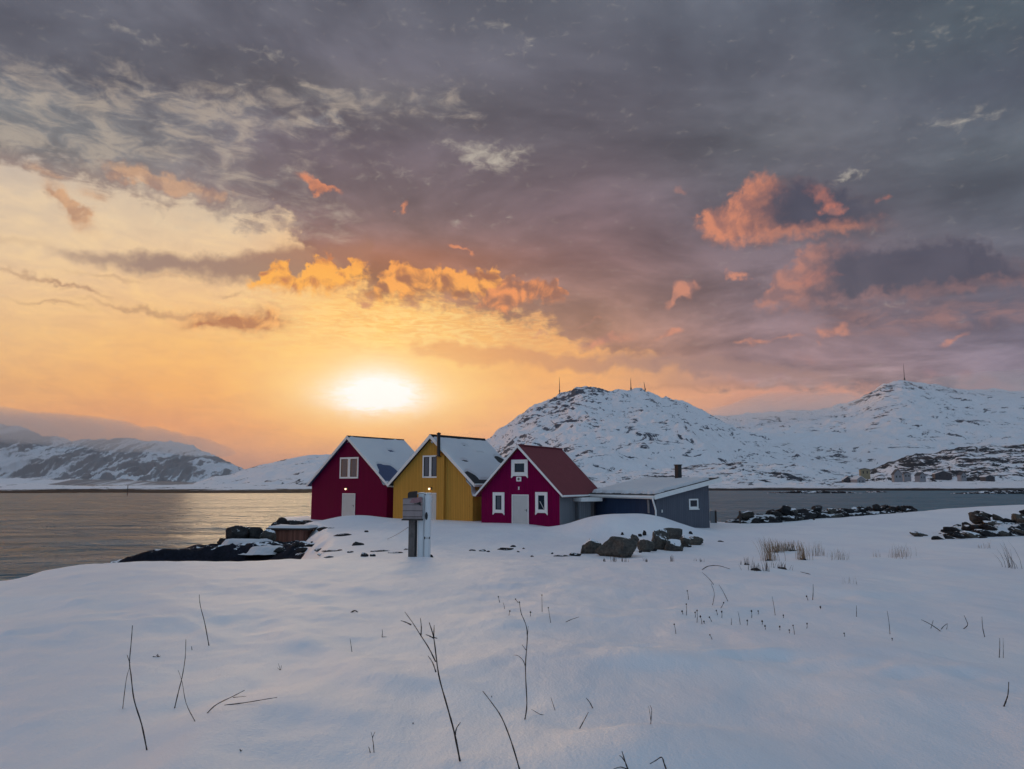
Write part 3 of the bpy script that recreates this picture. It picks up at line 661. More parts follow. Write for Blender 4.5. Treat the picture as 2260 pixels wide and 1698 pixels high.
class House:
    """local frame: x to the right along the front gable, y back along the ridge, z up"""
    def __init__(s, name, label, cat, ax, ay, th, w, L, ridge, eave, zb, o=.30, group=None):
        s.ax, s.ay, s.th, s.w, s.L, s.zb, s.o = ax, ay, th, w, L, zb, o
        s.R = ridge - zb; s.E = eave - zb; s.ww = w - .34
        s.root = tag(empty(name, (ax, ay, zb), -th), label, cat, group)
        s.t = np.array([math.cos(th), -math.sin(th), 0]); s.a = np.array([math.sin(th), math.cos(th), 0])
    def px(s, px, py, yl=None):              # photo pixel -> (x, z) on the plane y = yl
        yl = s.o if yl is None else yl
        A = np.array([s.ax, s.ay, 0]) + s.a * yl - np.array([0, 0, 0]); r = ray(px, py); O = np.array([0, 0, EYE])
        k = np.dot(A - O * np.array([1, 1, 0]), s.a) / np.dot(r, s.a); q = O + r * k
        return float(np.dot(q - A, s.t)), float(q[2] - s.zb)
    def pxs(s, px, py, xl):                  # photo pixel -> (y, z) on the plane x = xl
        A = np.array([s.ax, s.ay, 0]) + s.t * xl; r = ray(px, py); O = np.array([0, 0, EYE])
        k = np.dot(A - O * np.array([1, 1, 0]), s.t) / np.dot(r, s.t); q = O + r * k
        return float(np.dot(q - np.array([s.ax, s.ay, 0]), s.a)), float(q[2] - s.zb)
    def surf(s, x, off=0.0): return s.R - (s.R - s.E) * abs(x) / s.w + off     # top of roof slab
    def body(s, wallm, roofm, sidem=None, snow=None, thick=.16, trim=.20):
        r, ww, o, L = s.root, s.ww, s.o, s.L
        top = s.surf(0, -thick - .04); ev = s.surf(ww, -thick - .04)
        mb = MB(); mb.prism([(-ww, o, -1.2), (ww, o, -1.2), (ww, o, ev), (0, o, top), (-ww, o, ev)], (0, L - 2 * o, 0))
        wl = mb.build('wall', wallm, r)
        if sidem:
            mb = MB(); mb.box(ww + .003, ww + .03, o + .02, L - o - .02, -1.2, ev - .02); mb.build('side_wall', sidem, r)
        rf = None
        for sg in (-1, 1):
            mb = MB()
            q = [(0, 0, s.R), (sg * s.w, 0, s.E), (sg * s.w, 0, s.E - thick), (0, 0, s.R - thick)]
            if sg < 0: q = q[::-1]
            mb.prism([(x, .05, z) for x, y, z in q], (0, L - .10, 0))
            o_ = mb.build('roof', roofm, r)
            if sg > 0: rf = o_
            # bargeboards front and back, fascia/gutter at the eave
            for yy0, yy1 in ((-.0, .045), (L - .045, L)):
                q = [(0, s.R + .035), (sg * (s.w + .03), s.E + .005), (sg * (s.w + .03), s.E - trim - .02), (0, s.R - trim - .05)]
                mb = MB(); mb.prism([(x, yy0, z) for x, z in q], (0, yy1 - yy0, 0)); mb.build('bargeboard', M['white'], r)
            mb = MB(); mb.box(min(sg * (s.w + .002), sg * (s.w + .05)), max(sg * (s.w + .002), sg * (s.w + .05)), .05, L - .05, s.E - trim, s.E - .01)
            mb.build('fascia', M['white'], r)
            mb = MB(); mb.tube([(sg * (s.w + .10), .02, s.E - .05), (sg * (s.w + .10), L - .02, s.E - .07)], .06, 8); mb.build('gutter', M['white'], r, smooth=True)
        if snow:
            for sg in (-1, 1):
                nu, nv = 110, 70
                u = np.linspace(.012, .985, nv); v = np.linspace(.05, L - .05, nu)
                V_, U_ = np.meshgrid(v, u)
                n = fbm(V_ * .9 + 30 * sg, U_ * 5, 4, snow['seed'] + sg)
                hh = snow.get('h', .13) + .05 * n
                edge = np.minimum(np.minimum(U_ * s.w * 1.3, (1 - U_) * s.w * 1.1), np.minimum(V_ - .03, L - .03 - V_))
                hh = hh * sstep(edge, -.02, .16) + .012
                for (u0, v0, ru, rv) in (snow['holes'] if sg > 0 else []):
                    q = ((U_ - u0) / ru) ** 2 + ((V_ / L - v0) / rv) ** 2 + .5 * fbm(V_ * 1.3, U_ * 7, 4, 3)
                    hh = hh - .5 * sstep(q, 1.15, .85)
                if sg > 0 and snow.get('ridge_bare'): hh = hh - .5 * sstep(U_ + .012 * n, snow['ridge_bare'], snow['ridge_bare'] * .8)
                Xs = sg * U_ * s.w; Zs = s.R - (s.R - s.E) * U_ + hh
                g_ = grid_mesh('roof_snow', Xs if sg > 0 else Xs, V_, Zs, M['roofsnow'], r)
        mb = MB(); mb.box(-.10, .10, .04, L - .04, s.R - .03, s.R + .045); mb.build('ridge_cap', roofm if not snow else M['black'], r)
    def window(s, x0, z0, x1, z1, frame=.09, mull=0, flare=False, sill=True, curtain=False, y=None, gl=None):
        y = s.o if y is None else y; r = s.root
        mb = MB()
        mb.box(x0, x0 + frame, y - .05, y - .002, z0, z1); mb.box(x1 - frame, x1, y - .05, y - .002, z0, z1)
        mb.box(x0 + frame, x1 - frame, y - .047, y - .002, z1 - frame, z1); mb.box(x0 + frame, x1 - frame, y - .047, y - .002, z0, z0 + frame)
        if mull:
            c_ = (x0 + x1) / 2; mb.box(c_ - mull / 2, c_ + mull / 2, y - .044, y - .002, z0 + frame, z1 - frame)
        if flare:
            e = .09
            for xa, sg in ((x0, 1), (x1, -1)):
                mb.prism([(xa - sg * .02, y - .05, z0), (xa + sg * .16, y - .05, z0), (xa + sg * .0, y - .05, z0 - .15)][::1], (0, .045, 0))
        w = mb.build('window', M['white'], r)
        g = MB(); g.box(x0 + frame * .8, x1 - frame * .8, y - .012, y - .001, z0 + frame * .8, z1 - frame * .8); g.build('pane', M['glass'], w)
        # inner sash bars
        sb = MB(); f2 = .035
        xs_ = [(x0 + frame, (x0 + x1) / 2 - mull / 2), ((x0 + x1) / 2 + mull / 2, x1 - frame)] if mull else [(x0 + frame, x1 - frame)]
        for a, b_ in xs_:
            sb.box(a, a + f2, y - .026, y - .013, z0 + frame, z1 - frame); sb.box(b_ - f2, b_, y - .026, y - .013, z0 + frame, z1 - frame)
            sb.box(a + f2, b_ - f2, y - .024, y - .013, z1 - frame - f2, z1 - frame); sb.box(a + f2, b_ - f2, y - .024, y - .013, z0 + frame, z0 + frame + f2)
        sb.build('sash', M['black'], w)
        if curtain:
            cb = MB()
            for a, b_ in xs_:
                wd = (b_ - a)
                for kk in range(4): cb.box(a + wd * (.22 + .16 * kk), a + wd * (.30 + .16 * kk), y - .0125 - .004, y - .0121, z0 + frame + f2 + .02, z1 - frame - f2 - .02)
            cb.build('curtain', M['curtain'], w)
        return w
    def door(s, x0, x1, z1, mt=None, z0=-.6, handle=True, y=None, right=True, porthole=False):
        y = s.o if y is None else y
        mb = MB(); mb.box(x0, x1, y - .045, y - .003, z0, z1); d = mb.build('door', mt or M['offwhite'], s.root, bevel=.008)
        f = MB(); f.box(x0 - .06, x0 - .003, y - .06, y - .003, z0, z1 + .06); f.box(x1 + .003, x1 + .06, y - .06, y - .003, z0, z1 + .06); f.box(x0 - .003, x1 + .003, y - .058, y - .003, z1 + .003, z1 + .06)
        f.build('door_frame', M['white'] if not handle or right else M['white'], d)
        if handle:
            hx = x1 - .09 if right else x0 + .09
            h = MB(); h.box(hx - .02, hx + .02, y - .06, y - .045, .98, 1.14); h.tube([(hx, y - .06, 1.08), (hx, y - .10, 1.08), (hx - .12, y - .10, 1.08)], .012, 6); h.build('handle', M['black'], d)
        if porthole:
            cx, cz = (x0 + x1) / 2 - .05, z1 - .42
            g = MB(); g.tube([(cx, y - .050, cz), (cx, y - .040, cz)], .17, 20); g.build('pane', M['glass'], d)
            g = MB()
            for k in range(24):
                a, b_ = 2 * math.pi * k / 24, 2 * math.pi * (k + 1) / 24
                g.tube([(cx + .18 * math.cos(a), y - .055, cz + .18 * math.sin(a)), (cx + .18 * math.cos(b_), y - .055, cz + .18 * math.sin(b_))], .02, 5)
            g.build('porthole_ring', M['white'], d)
        return d
    def lamp(s, x, z, y=None):
        y = s.o if y is None else y
        mb = MB(); mb.box(x + .06, x + .16, y - .05, y - .002, z - .10, z + .12); mb.tube([(x + .10, y - .04, z + .10), (x + .04, y - .13, z + .16), (x, y - .15, z + .10)], .014, 6)
        mb.tube([(x, y - .15, z + .11), (x, y - .15, z + .06)], [.03, .10], 12)
        l = mb.build('wall_lamp', M['black'], s.root)
        g = MB(); g.tube([(x, y - .15, z + .06), (x, y - .15, z + .02), (x, y - .15, z - .05), (x, y - .15, z - .085)], [.05, .075, .065, .02], 12); g.build('lamp_bulb', M['lamp'], l)

# --- left maroon house
HA = House('boathouse', 'maroon house farthest left with a snowy roof, navy patch showing, beside the sea', 'house', -14.0, 63.13, R(34.7), 4.87, 7.0, 9.095, 5.04, 2.2, group='gabled houses by the sea')
HA.body(M['maroon'], M['navyroof'], M['maroon'], snow=dict(seed=3, holes=[(.76, .20, .17, .15), (.86, .12, .14, .13), (.45, .86, .05, .06), (.55, .93, .10, .05), (.30, .55, .03, .05)], ridge_bare=.045))
a, b_ = HA.px(750, 1056.5), HA.px(792, 1009); HA.window(a[0], a[1], b_[0], b_[1], .14, .30, curtain=True)
a, b_ = HA.px(756, 1150), HA.px(783.5, 1091); HA.door(a[0], b_[0], b_[1])
x, z = HA.px(765.5, 1079.5); HA.lamp(x, z)
# lean-to corner with a little window seen between the two houses
mb = MB(); mb.box(HA.ww + .05, HA.ww + .9, 2.6, 5.0, -1.2, 2.35); mb.build('porch', M['maroon'], HA.root)
mb = MB(); mb.box(HA.ww + .04, HA.ww + 1.02, 2.45, 5.1, 2.35, 2.60); mb.build('porch_roof', M['white'], HA.root)
HA.window(HA.ww + .22, 1.35, HA.ww + .82, 2.2, .08, y=2.6)
# --- yellow house
HB = House('boathouse', 'ochre yellow house in the middle with a black flue pipe and snowy roof', 'house', -6.25, 56.6, R(33.9), 4.21, 7.1, 8.79, 5.10, 2.3, group='gabled houses by the sea')
HB.body(M['yellow'], M['tar'], M['yellow'], snow=dict(seed=8, holes=[(.50, .90, .10, .10), (.93, .06, .16, .10), (.97, .2, .05, .25), (.22, .45, .025, .05), (.36, .62, .02, .07), (.55, .2, .03, .06)], ridge_bare=.075), trim=.22)
a, b_ = HB.px(933, 1055), HB.px(968, 1005); HB.window(a[0], a[1], b_[0], b_[1], .11, .22, curtain=True)
c0, c1_ = HB.px(966.5, 1143)[0], HB.px(982.5, 1143)[0]; ct = HB.px(975, 1006.5)[1]
mb = MB(); mb.box(c0, c1_, HB.o - .22, HB.o - .002, -1.0, ct); mb.build('flue_casing', M['yellow'], HB.root)
fx = HB.px(972.5, 1000, HB.o - .11)[0]; ft = HB.px(972.5, 955, HB.o - .11)[1]
mb = MB(); mb.tube([(fx, HB.o - .36, ct - .03), (fx, HB.o - .36, ft - .12)], .13, 14); mb.tube([(fx, HB.o - .36, ft - .14), (fx, HB.o - .36, ft - .05)], .16, 14); mb.tube([(fx, HB.o - .36, ft - .05), (fx, HB.o - .36, ft)], .06, 8)
mb.box(fx - .03, fx + .03, HB.o - .30, HB.o - .002, ct + .2, ct + .25); mb.box(fx - .17, fx + .17, HB.o - .5, HB.o - .223, ct - .06, ct - .0)
fl = mb.build('flue_pipe', M['black'], HB.root, smooth=False)
a, b_ = HB.px(936, 1143), HB.px(966, 1090); HB.door(a[0], b_[0], b_[1], M['offwhite'], right=False, porthole=True)
x, z = HB.px(950, 1079); HB.lamp(x, z)
for yy, zz in ((0.15, 0.9),):
    mb = MB(); mb.box(HB.ww - .75, HB.ww - .25, HB.o - .03, HB.o - .002, 1.15, 1.22); mb.build('hose_rail', M['yellow'], HB.root)
# side passage with a pale door between yellow and red houses
mb = MB(); mb.box(HB.ww + .05, HB.ww + 1.0, 1.7, 4.4, -1.0, 2.0); mb.build('passage', M['darkwood'], HB.root)
mb = MB(); mb.box(HB.ww + .04, HB.ww + 1.2, 1.55, 4.4, 2.0, 2.2); mb.build('passage_roof', M['white'], HB.root)
d0, d1 = HB.px(1051, 1140, 1.7)[0], HB.px(1064, 1140, 1.7)[0]; dz_ = HB.px(1055, 1101, 1.7)[1]
mb = MB(); mb.box(d0, d0 + .85, 1.66, 1.697, -.5, dz_); mb.build('passage_door', M['palegrey'], HB.root, bevel=.006)
# --- red-roofed house
HC = House('boathouse', 'crimson house with a bare red roof and three small white framed windows', 'house', .357, 51.3, R(29.1), 3.37, 7.14, 7.757, 4.35, 2.25, group='gabled houses by the sea')
HC.body(M['crimson'], M['redroof'], M['palegrey'], trim=.13)
a, b_ = HC.px(1129, 1051), HC.px(1165, 1014.5); HC.window(a[0], a[1], b_[0], b_[1], .26, flare=True)
a, b_ = HC.px(1088, 1132), HC.px(1113.5, 1087); HC.window(a[0], a[1], b_[0], b_[1], .22, flare=True, curtain=True)
a, b_ = HC.px(1182, 1132), HC.px(1208.5, 1086.5); HC.window(a[0], a[1], b_[0], b_[1], .22, flare=True)
# board leaning behind the right window
x0, z0 = HC.px(1192, 1107); x1, z1 = HC.px(1201, 1124)
mb = MB(); mb.tube([(x0, HC.o - .030, z0), (x1, HC.o - .030, z1)], .025, 4); mb.build('leaning_board', M['offwhite'], HC.root)
a, b_ = HC.px(1132, 1157), HC.px(1165.5, 1094); HC.door(a[0], b_[0], b_[1])
a, b_ = HC.px(1140, 1063), HC.px(1151, 1052.5)
mb = MB(); mb.box(a[0], b_[0], HC.o - .06, HC.o - .002, a[1], b_[1]); lb = mb.build('lamp_box', M['white'], HC.root, bevel=.02)
mb = MB(); cx, cz = (a[0] + b_[0]) / 2, (a[1] + b_[1]) / 2; mb.tube([(cx, HC.o - .064, cz), (cx, HC.o - .061, cz)], .09, 14); mb.box(cx - .01, cx + .01, HC.o - .068, HC.o - .0645, cz - .02, cz + .12); mb.build('lamp_lens', M['wood'], lb)
a, b_ = HC.px(1143.5, 1081), HC.px(1147, 1074.5)
mb = MB(); xm = (a[0] + b_[0]) / 2; mb.box(xm - .035, xm + .035, HC.o - .03, HC.o - .002, a[1], b_[1]); mb.box(xm - .055, xm + .055, HC.o - .034, HC.o - .002, b_[1] - .04, b_[1]); mb.box(xm - .055, xm + .055, HC.o - .034, HC.o - .002, a[1], a[1] + .04)
mb.build('number_plate', M['white'], HC.root)

# --- grey mono-pitch building on the right
phi = math.atan2(2.5, 4.2); GC = np.array([9.17, 48.0]); gzb = 2.2
groot = tag(empty('shed', (GC[0], GC[1], gzb), phi), 'slate grey flat-sided shed with a slanting snowy roof and one small window', 'shed')
# local: x along the grey wall, y back along the navy wall
ex = np.array([math.cos(phi), math.sin(phi)]); ey = np.array([-math.sin(phi), math.cos(phi)])
def gpx(px, py, plane='front'):
    r = ray(px, py); O = np.array([0, 0]); n_ = ey if plane == 'front' else ex
    k = np.dot(GC, n_) / np.dot(r[:2], n_); q = r * k; l = q[:2] - GC
    return (float(np.dot(l, ex)) if plane == 'front' else float(np.dot(l, ey))), float(q[2] + EYE - gzb)
gl = gpx(1565, 1110)[0]; gd = gpx(1334, 1110, 'side')[0]
e0 = gpx(1446, 1098)[1]; e1 = gpx(1564, 1067)[1]; sl_ = (e1 - e0) / gl
mb = MB(); mb.prism([(0, 0, -1), (gl, 0, -1), (gl, 0, e1 - .05), (0, 0, e0 - .05)], (0, gd + 1.2, 0)); mb.build('wall', M['grey'], groot)
mb = MB(); mb.box(-.03, -.003, .06, gd + 1.0, -1, e0 - .06); mb.build('side_wall', M['blue'], groot)
xo, xr = -.35, gl + .95; yo, yr = -.30, gd + 1.6
zt = lambda x: e0 + sl_ * x + .20
mb = MB(); mb.prism([(xo, yo, zt(xo) - .22), (xr, yo, zt(xr) - .22), (xr, yo, zt(xr)), (xo, yo, zt(xo))], (0, yr - yo, 0)); rf = mb.build('roof', M['tar'], groot)
mb = MB(); mb.prism([(xo - .03, yo - .035, zt(xo) - .27), (xr, yo - .035, zt(xr) - .27), (xr, yo - .035, zt(xr) + .02), (xo - .03, yo - .035, zt(xo) + .02)], (0, .032, 0)); mb.build('bargeboard', M['white'], groot)
mb = MB(); mb.box(xo - .035, xo - .003, yo, yr, zt(xo) - .24, zt(xo) - .02); mb.build('fascia', M['white'], groot)
mb = MB(); mb.tube([(xo - .11, yo, zt(xo) - .12), (xo - .11, yr, zt(xo) - .14)], .065, 8); mb.build('gutter', M['white'], groot, smooth=True)
U_, V_ = np.meshgrid(np.linspace(xo + .02, xr - .12, 110), np.linspace(yo + .12, yr - .05, 120))
n_ = fbm(U_ * 1.1, V_ * 1.1, 5, 91, .6)
dd = np.minimum(np.minimum(U_ - xo - .40, xr - .5 - U_), np.minimum((V_ - yo) - .45, 9)) + .30 * fbm(U_ * 2.6, V_ * 2.6, 4, 17)
hh = -.06 + (.24 + .05 * n_) * sstep(dd, -.05, .16)
grid_mesh('roof_snow', U_, V_, zt(0) + sl_ * U_ + hh, M['roofsnow'], groot)
cy, cz_ = 1491.0, 1051.0
cxl = gl * .62; cyl = 3.2
for _ in range(1):
    q = np.array([*(GC + ex * 3.35 + ey * 3.0)])
    # chimney: find local spot on the roof seen at that photo column
    best = min(((abs((PW / 2 + FPX * ((GC + ex * u + ey * v)[0] / (GC + ex * u + ey * v)[1]) * math.cos(PITCH)) - 1516), u, v) for u in np.linspace(2.5, 4.6, 40) for v in (2.8,)))
    cxl, cyl = best[1], best[2]
mb = MB(); mb.box(cxl - .17, cxl + .17, cyl - .17, cyl + .17, zt(cxl) - .1, zt(cxl) + 1.05); mb.box(cxl - .21, cxl + .21, cyl - .21, cyl + .21, zt(cxl) + 1.05, zt(cxl) + 1.12)
mb.build('chimney', M['black'], groot)
x0, z0 = gpx(1520.5, 1124.5); x1, z1 = gpx(1540, 1101)
f = .10; mb = MB(); mb.box(x0, x0 + f, -.045, -.002, z0, z1); mb.box(x1 - f, x1, -.045, -.002, z0, z1); mb.box(x0 + f, x1 - f, -.043, -.002, z1 - f, z1); mb.box(x0 + f, x1 - f, -.043, -.002, z0, z0 + f * 1.7)
mb.box(x0 - .04, x1 + .04, -.09, -.047, z0 - .03, z0 + .03)
w = mb.build('window', M['white'], groot); mb = MB(); mb.box(x0 + f * .8, x1 - f * .8, -.012, -.001, z0 + f * .8, z1 - f * .8); mb.build('pane', M['glass'], w)
zg = zt(xo)
mb = MB(); mb.tube([(xo - .11, yo + .1, zg - .16), (xo - .11, yo + .06, zg - .34), (-.16, -.07, zg - .75), (-.10, -.07, zg - .95), (-.10, -.07, -.4)], .055, 8); mb.build('downpipe', M['white'], groot, smooth=True)
mb = MB(); mb.prism([(-.05, .55, zg - .3), (-.05, .75, zg - .3), (-.05, .70, zg - 1.15), (-.05, .52, zg - 1.15)], (-.05, 0, 0)); mb.build('bracket', M['palegrey'], groot)
x0, z0 = gpx(1460.5, 1128.5); mb = MB(); mb.box(x0 - .035, x0 + .035, -.05, -.002, z0 - .09, z0 + .09); mb.build('tap_cover', M['white'], groot)
# low link building joining the shed and the red-roofed house
mb = MB(); mb.box(-1.9, -.9, gd + .4, gd + 2.2, -1, e0 - .35); mb.build('link_wall', M['palegrey'], groot)
mb = MB(); mb.box(-2.2, -.40, gd - .3, gd + 2.4, e0 - .35, e0 - .10); mb.build('link_roof', M['white'], groot)

# --- small plank shed near the rocks on the left
sp = P(642, 1178, 52); sroot = tag(empty('pump_hut', (sp[0], sp[1], 1.0), R(-8)), 'low red-brown plank hut with a snowy flat roof beside the dark rocks', 'hut')
mb = MB(); mb.box(-1.15, 1.25, -.8, .8, -.4, 1.02); mb.build('wall', M['brownboard'], sroot)
mb = MB(); mb.box(-1.35, 1.7, -1.0, 1.0, 1.02, 1.14); mb.build('roof', M['darkwood'], sroot)
U_, V_ = np.meshgrid(np.linspace(-1.33, 1.68, 60), np.linspace(-.98, .98, 40)); e_ = np.minimum(np.minimum(U_ + 1.35, 1.7 - U_), np.minimum(V_ + 1, 1 - V_))
grid_mesh('roof_snow', U_, V_, 1.13 + (.16 + .05 * fbm(U_, V_, 3, 5)) * sstep(e_, 0, .22), M['roofsnow'], sroot)

# --- wooden box on a post, with the white power cabinet beside it
pd = 24.6; pb = P(922, 1221, pd); pz = gz(pb[0], pb[1])
def pl(px, py, d=pd): q = P(px, py, d); return q[0] - pb[0], q[2] - pz
pr = tag(empty('meter_box_post', (pb[0], pb[1], pz)), 'faded wooden box with a dark lid block on a thick weathered post in snow', 'post box')
xa, _ = pl(902, 1200); xb, _ = pl(916, 1200); zt_ = pl(910, 1146)[1]
mb = MB(); mb.box(xa, xb, -.10, .10, -.35, zt_ + .3); mb.build('post', M['wood'], pr, bevel=.008)
mb = MB(); mb.box(xb + .012, xb + .06, -.06, .06, -.35, zt_ + .1); mb.build('cable_duct', M['black'], pr)
x0, z0 = pl(891, 1145); x1, z1 = pl(934, 1100)
mb = MB(); mb.prism([(x0, -.26, z0), (x1, -.26, z0), (x1, -.26, z1 + .04), (x0, -.26, z1)], (0, .15, 0)); bx = mb.build('box', M['woodpink'], pr, bevel=.006)
mb = MB(); mb.box(x0 - .03, x1 + .02, -.285, -.105, z0 - .045, z0 - .002); mb.build('box_ledge', M['darkwood'], bx)
mb = MB(); mb.prism([(x0 + .22, -.275, z1 - .14), (x1 - .02, -.275, z1 - .14), (x1 - .02, -.275, z1 + .05), (x0 + .30, -.275, z1 + .01)], (0, .012, 0)); mb.build('torn_board', plain('pink_board', (.30, .16, .17), .8, .3, 12), bx)
mb = MB(); mb.prism([(x1 - .17, -.283, z1 - .15), (x1 - .04, -.283, z1 - .24), (x1 - .05, -.283, z1 - .10)], (0, .006, 0)); mb.box(x1 - .25, x1 - .12, -.281, -.277, z1 - .18, z1 - .16); mb.build('arrow_mark', M['black'], bx)
x0, z0 = pl(901.5, 1101); x1, z1 = pl(921.5, 1084)
mb = MB(); mb.prism([(x0, -.20, z0 - .1), (x1, -.20, z0 - .1), (x1, -.20, z1), (x0 + .06, -.20, z1 - .02), (x0, -.20, z1 - .07)], (0, .18, 0)); mb.build('lid_block', M['darkwood'], pr, bevel=.008)
cb = P(938, 1220, pd + .1); cz0 = gz(cb[0], cb[1]); cr = tag(empty('power_cabinet', (cb[0], cb[1], cz0)), 'tall narrow white power cabinet with rounded edges beside the wooden post', 'cabinet')
def cl_(px, py): q = P(px, py, pd + .1); return q[0] - cb[0], q[2] - cz0
x0, z0 = cl_(922.5, 1214); x1, z1 = cl_(951.5, 1091)
xm = cl_(937, 1200)[0]
mb = MB(); mb.box(x0, xm - .006, -.16, .22, -.25, cl_(930, 1087)[1]); mb.build('body', M['metalwhite'], cr, bevel=.03, smooth=False)
mb = MB(); mb.box(xm + .006, x1, -.22, .20, cl_(937, 1187)[1] + .006, z1); dr = mb.build('cabinet_door', M['metalwhite'], cr, bevel=.035)
mb = MB(); mb.box(xm + .008, x1 - .01, -.215, .20, -.25, cl_(937, 1187)[1] - .008); mb.build('plinth', M['metalwhite'], cr, bevel=.03)
mb = MB(); mb.box(xm - .006, x1 - .03, -.10, .19, -.2, z1 - .06); mb.build('seam', M['black'], cr)
hx, hz = cl_(942.8, 1138.5)
mb = MB(); mb.tube([(hx, -.228, hz), (hx, -.219, hz)], 1.0, 18); mb.v = [(hx + (x - hx) * .045, y, hz + (z - hz) * .125) for x, y, z in mb.v]; mb.build('handle_slot', M['black'], dr)
x0, z0 = cl_(921, 1092); x1, _ = cl_(952, 1092); mb = MB(); mb.box(x0, x1 - .01, -.16, .2, z1 + .006, z1 + .045); mb.build('top_cover', M['white'], cr, bevel=.01)
# mooring line running off to the left
lp = [P(901, 1164, pd)]; 
for t_ in np.linspace(0, 1, 12)[1:]:
    q = P(901 - 46 * t_, 1164 + 26 * t_ + 2 * math.sin(math.pi * t_), 1 / ((1 - t_) / pd + t_ / ground_at(855, 1190))); lp.append(q)
lp[-1][2] = gz(lp[-1][0], lp[-1][1])
mb = MB(); mb.tube(lp, .008, 5); tag(mb.build('guy_rope', M['wood']), 'thin slack rope running left from the weathered post into the snow', 'rope')
#@@PART3
# ------------------------------------------------------------------ rocks
def rock_mesh(name, mt, seed, sub=3, sc=(1, 1, .75), rough=.22, cuts=9):
    rnd = random.Random(seed); bm = bmesh.new(); bmesh.ops.create_icosphere(bm, subdivisions=sub, radius=1.0)
    pl_ = []
    for _ in range(cuts):
        n = Vector((rnd.gauss(0, 1), rnd.gauss(0, 1), rnd.gauss(0, .8))).normalized(); pl_.append((n, rnd.uniform(.55, .88)))
    P_ = np.array([v.co[:] for v in bm.verts]); nn = fbm(P_[:, 0] * 1.6 + seed * 3.1 + P_[:, 2], P_[:, 1] * 1.6 - P_[:, 2] * 1.3 + seed, 4, seed)
    for v, q in zip(bm.verts, nn):
        p = v.co.copy()
        for n, d in pl_:
            k = p.dot(n) - d
            if k > 0: p -= n * k * .93
        p *= 1 + rough * q
        v.co = Vector((p.x * sc[0], p.y * sc[1], p.z * sc[2]))
    me = bpy.data.meshes.new(name); bm.to_mesh(me); bm.free(); me.materials.append(mt)
    me.shade_smooth()
    try: me.set_sharp_from_angle(angle=R(38))
    except Exception: pass
    return me
def place_rock(name, me, x, y, z, s, rz, label, cat='rock', group=None, tilt=(0, 0)):
    o = bpy.data.objects.new(name, me); o.location = (x, y, z); o.scale = s if hasattr(s, '__len__') else (s, s, s)
    o.rotation_euler = (tilt[0], tilt[1], rz); put(o); return tag(o, label, cat, group)
rnd = random.Random(7)
G = [rock_mesh('boulder', M['rock_grey'], 10 + i, 4) for i in range(4)]
GS = [rock_mesh('boulder', M['rock_greysnow'], 30 + i, 4) for i in range(3)]
S = [rock_mesh('shore_rock', M['rock_shore'], 50 + i, 3, cuts=12) for i in range(6)]

def at_px(px, py, d): q = P(px, py, d); return q
def boulder(px, py, w, h, d, me, label, rz=0.0, tilt=(0, 0), dep=.8, name='boulder', group='boulders below the snow bank'):
    """px,py centre in the photo; w,h its size there"""
    q = P(px, py, d); k = d / FPX
    bb = np.array([v.co[:] for v in me.vertices]); ww = (bb[:, 0].max() - bb[:, 0].min()) / 2; hh_ = (bb[:, 2].max() - bb[:, 2].min()) / 2
    q[2] -= h * k * .08; h = h * 1.12
    return place_rock(name, me, q[0], q[1], q[2], (w * k / 2 / ww, w * k / 2 * dep, h * k / 2 / hh_), rz, label, 'boulder', group, tilt)
Z2 = lambda x, y: (1250 + x / 6.9125, 1140 + y / 6.9125)
for (x, y, w, h, d, i, lab, nm) in [
    (385, 440, 300, 270, 31.5, GS[0], 'rounded dark grey-green boulder at the left end of the boulder group', 'boulder'),
    (790, 470, 640, 300, 31.0, G[1], 'largest long brown-grey boulder in the middle of the group below the snow bank', 'boulder'),
    (1050, 370, 170, 180, 32.5, G[2], 'small knobbly boulder perched at the right end of the long brown boulder', 'boulder'),
    (1210, 445, 270, 210, 31.5, GS[1], 'smooth mid-grey boulder right of the long brown boulder', 'boulder'),
    (1440, 350, 330, 330, 33.5, GS[2], 'tall dark cleft boulder at the back of the group', 'boulder'),
    (1600, 270, 420, 190, 34.5, G[0], 'brown slab boulder lying highest on the bank behind the others', 'boulder'),
    (1800, 370, 200, 200, 34.0, GS[0], 'snow-topped boulder right of the brown slab boulder', 'boulder'),
    (1970, 370, 230, 150, 34.0, GS[1], 'low snow-covered boulder at the right end of the boulder group', 'boulder'),
    (1640, 440, 290, 190, 31.8, GS[2], 'snow-buried rounded boulder in front of the dark cleft boulder', 'boulder'),
    (1560, 475, 110, 70, 31.2, S[0], 'small dark stone under the snow-buried boulder', 'boulder'),
    (1195, 255, 60, 100, 35.5, S[1], 'small upright dark stone sticking out of snow above the mid-grey boulder', 'boulder'),
    (853, 268, 50, 50, 36, S[2], 'tiny dark stone in the snow above the long brown boulder', 'boulder'),
    (1900, 255, 60, 50, 36, S[3], 'tiny dark stone above the snow-topped boulder', 'boulder'),
    (270, 505, 110, 150, 31.2, G[3], 'small dark stone leaning against the left end boulder', 'boulder'),
    (110, 580, 200, 60, 30.2, S[4], 'low dark stone left of the boulder group, half in the snow', 'boulder')]:
    px, py = Z2(x, y); d = max(29.5, ground_at(px, py + h / 6.9125 / 2 - 1.5)); boulder(px, py, w / 6.9125, h / 6.9125, d, i, lab, rz=rnd.uniform(-.2, .2), name=nm)

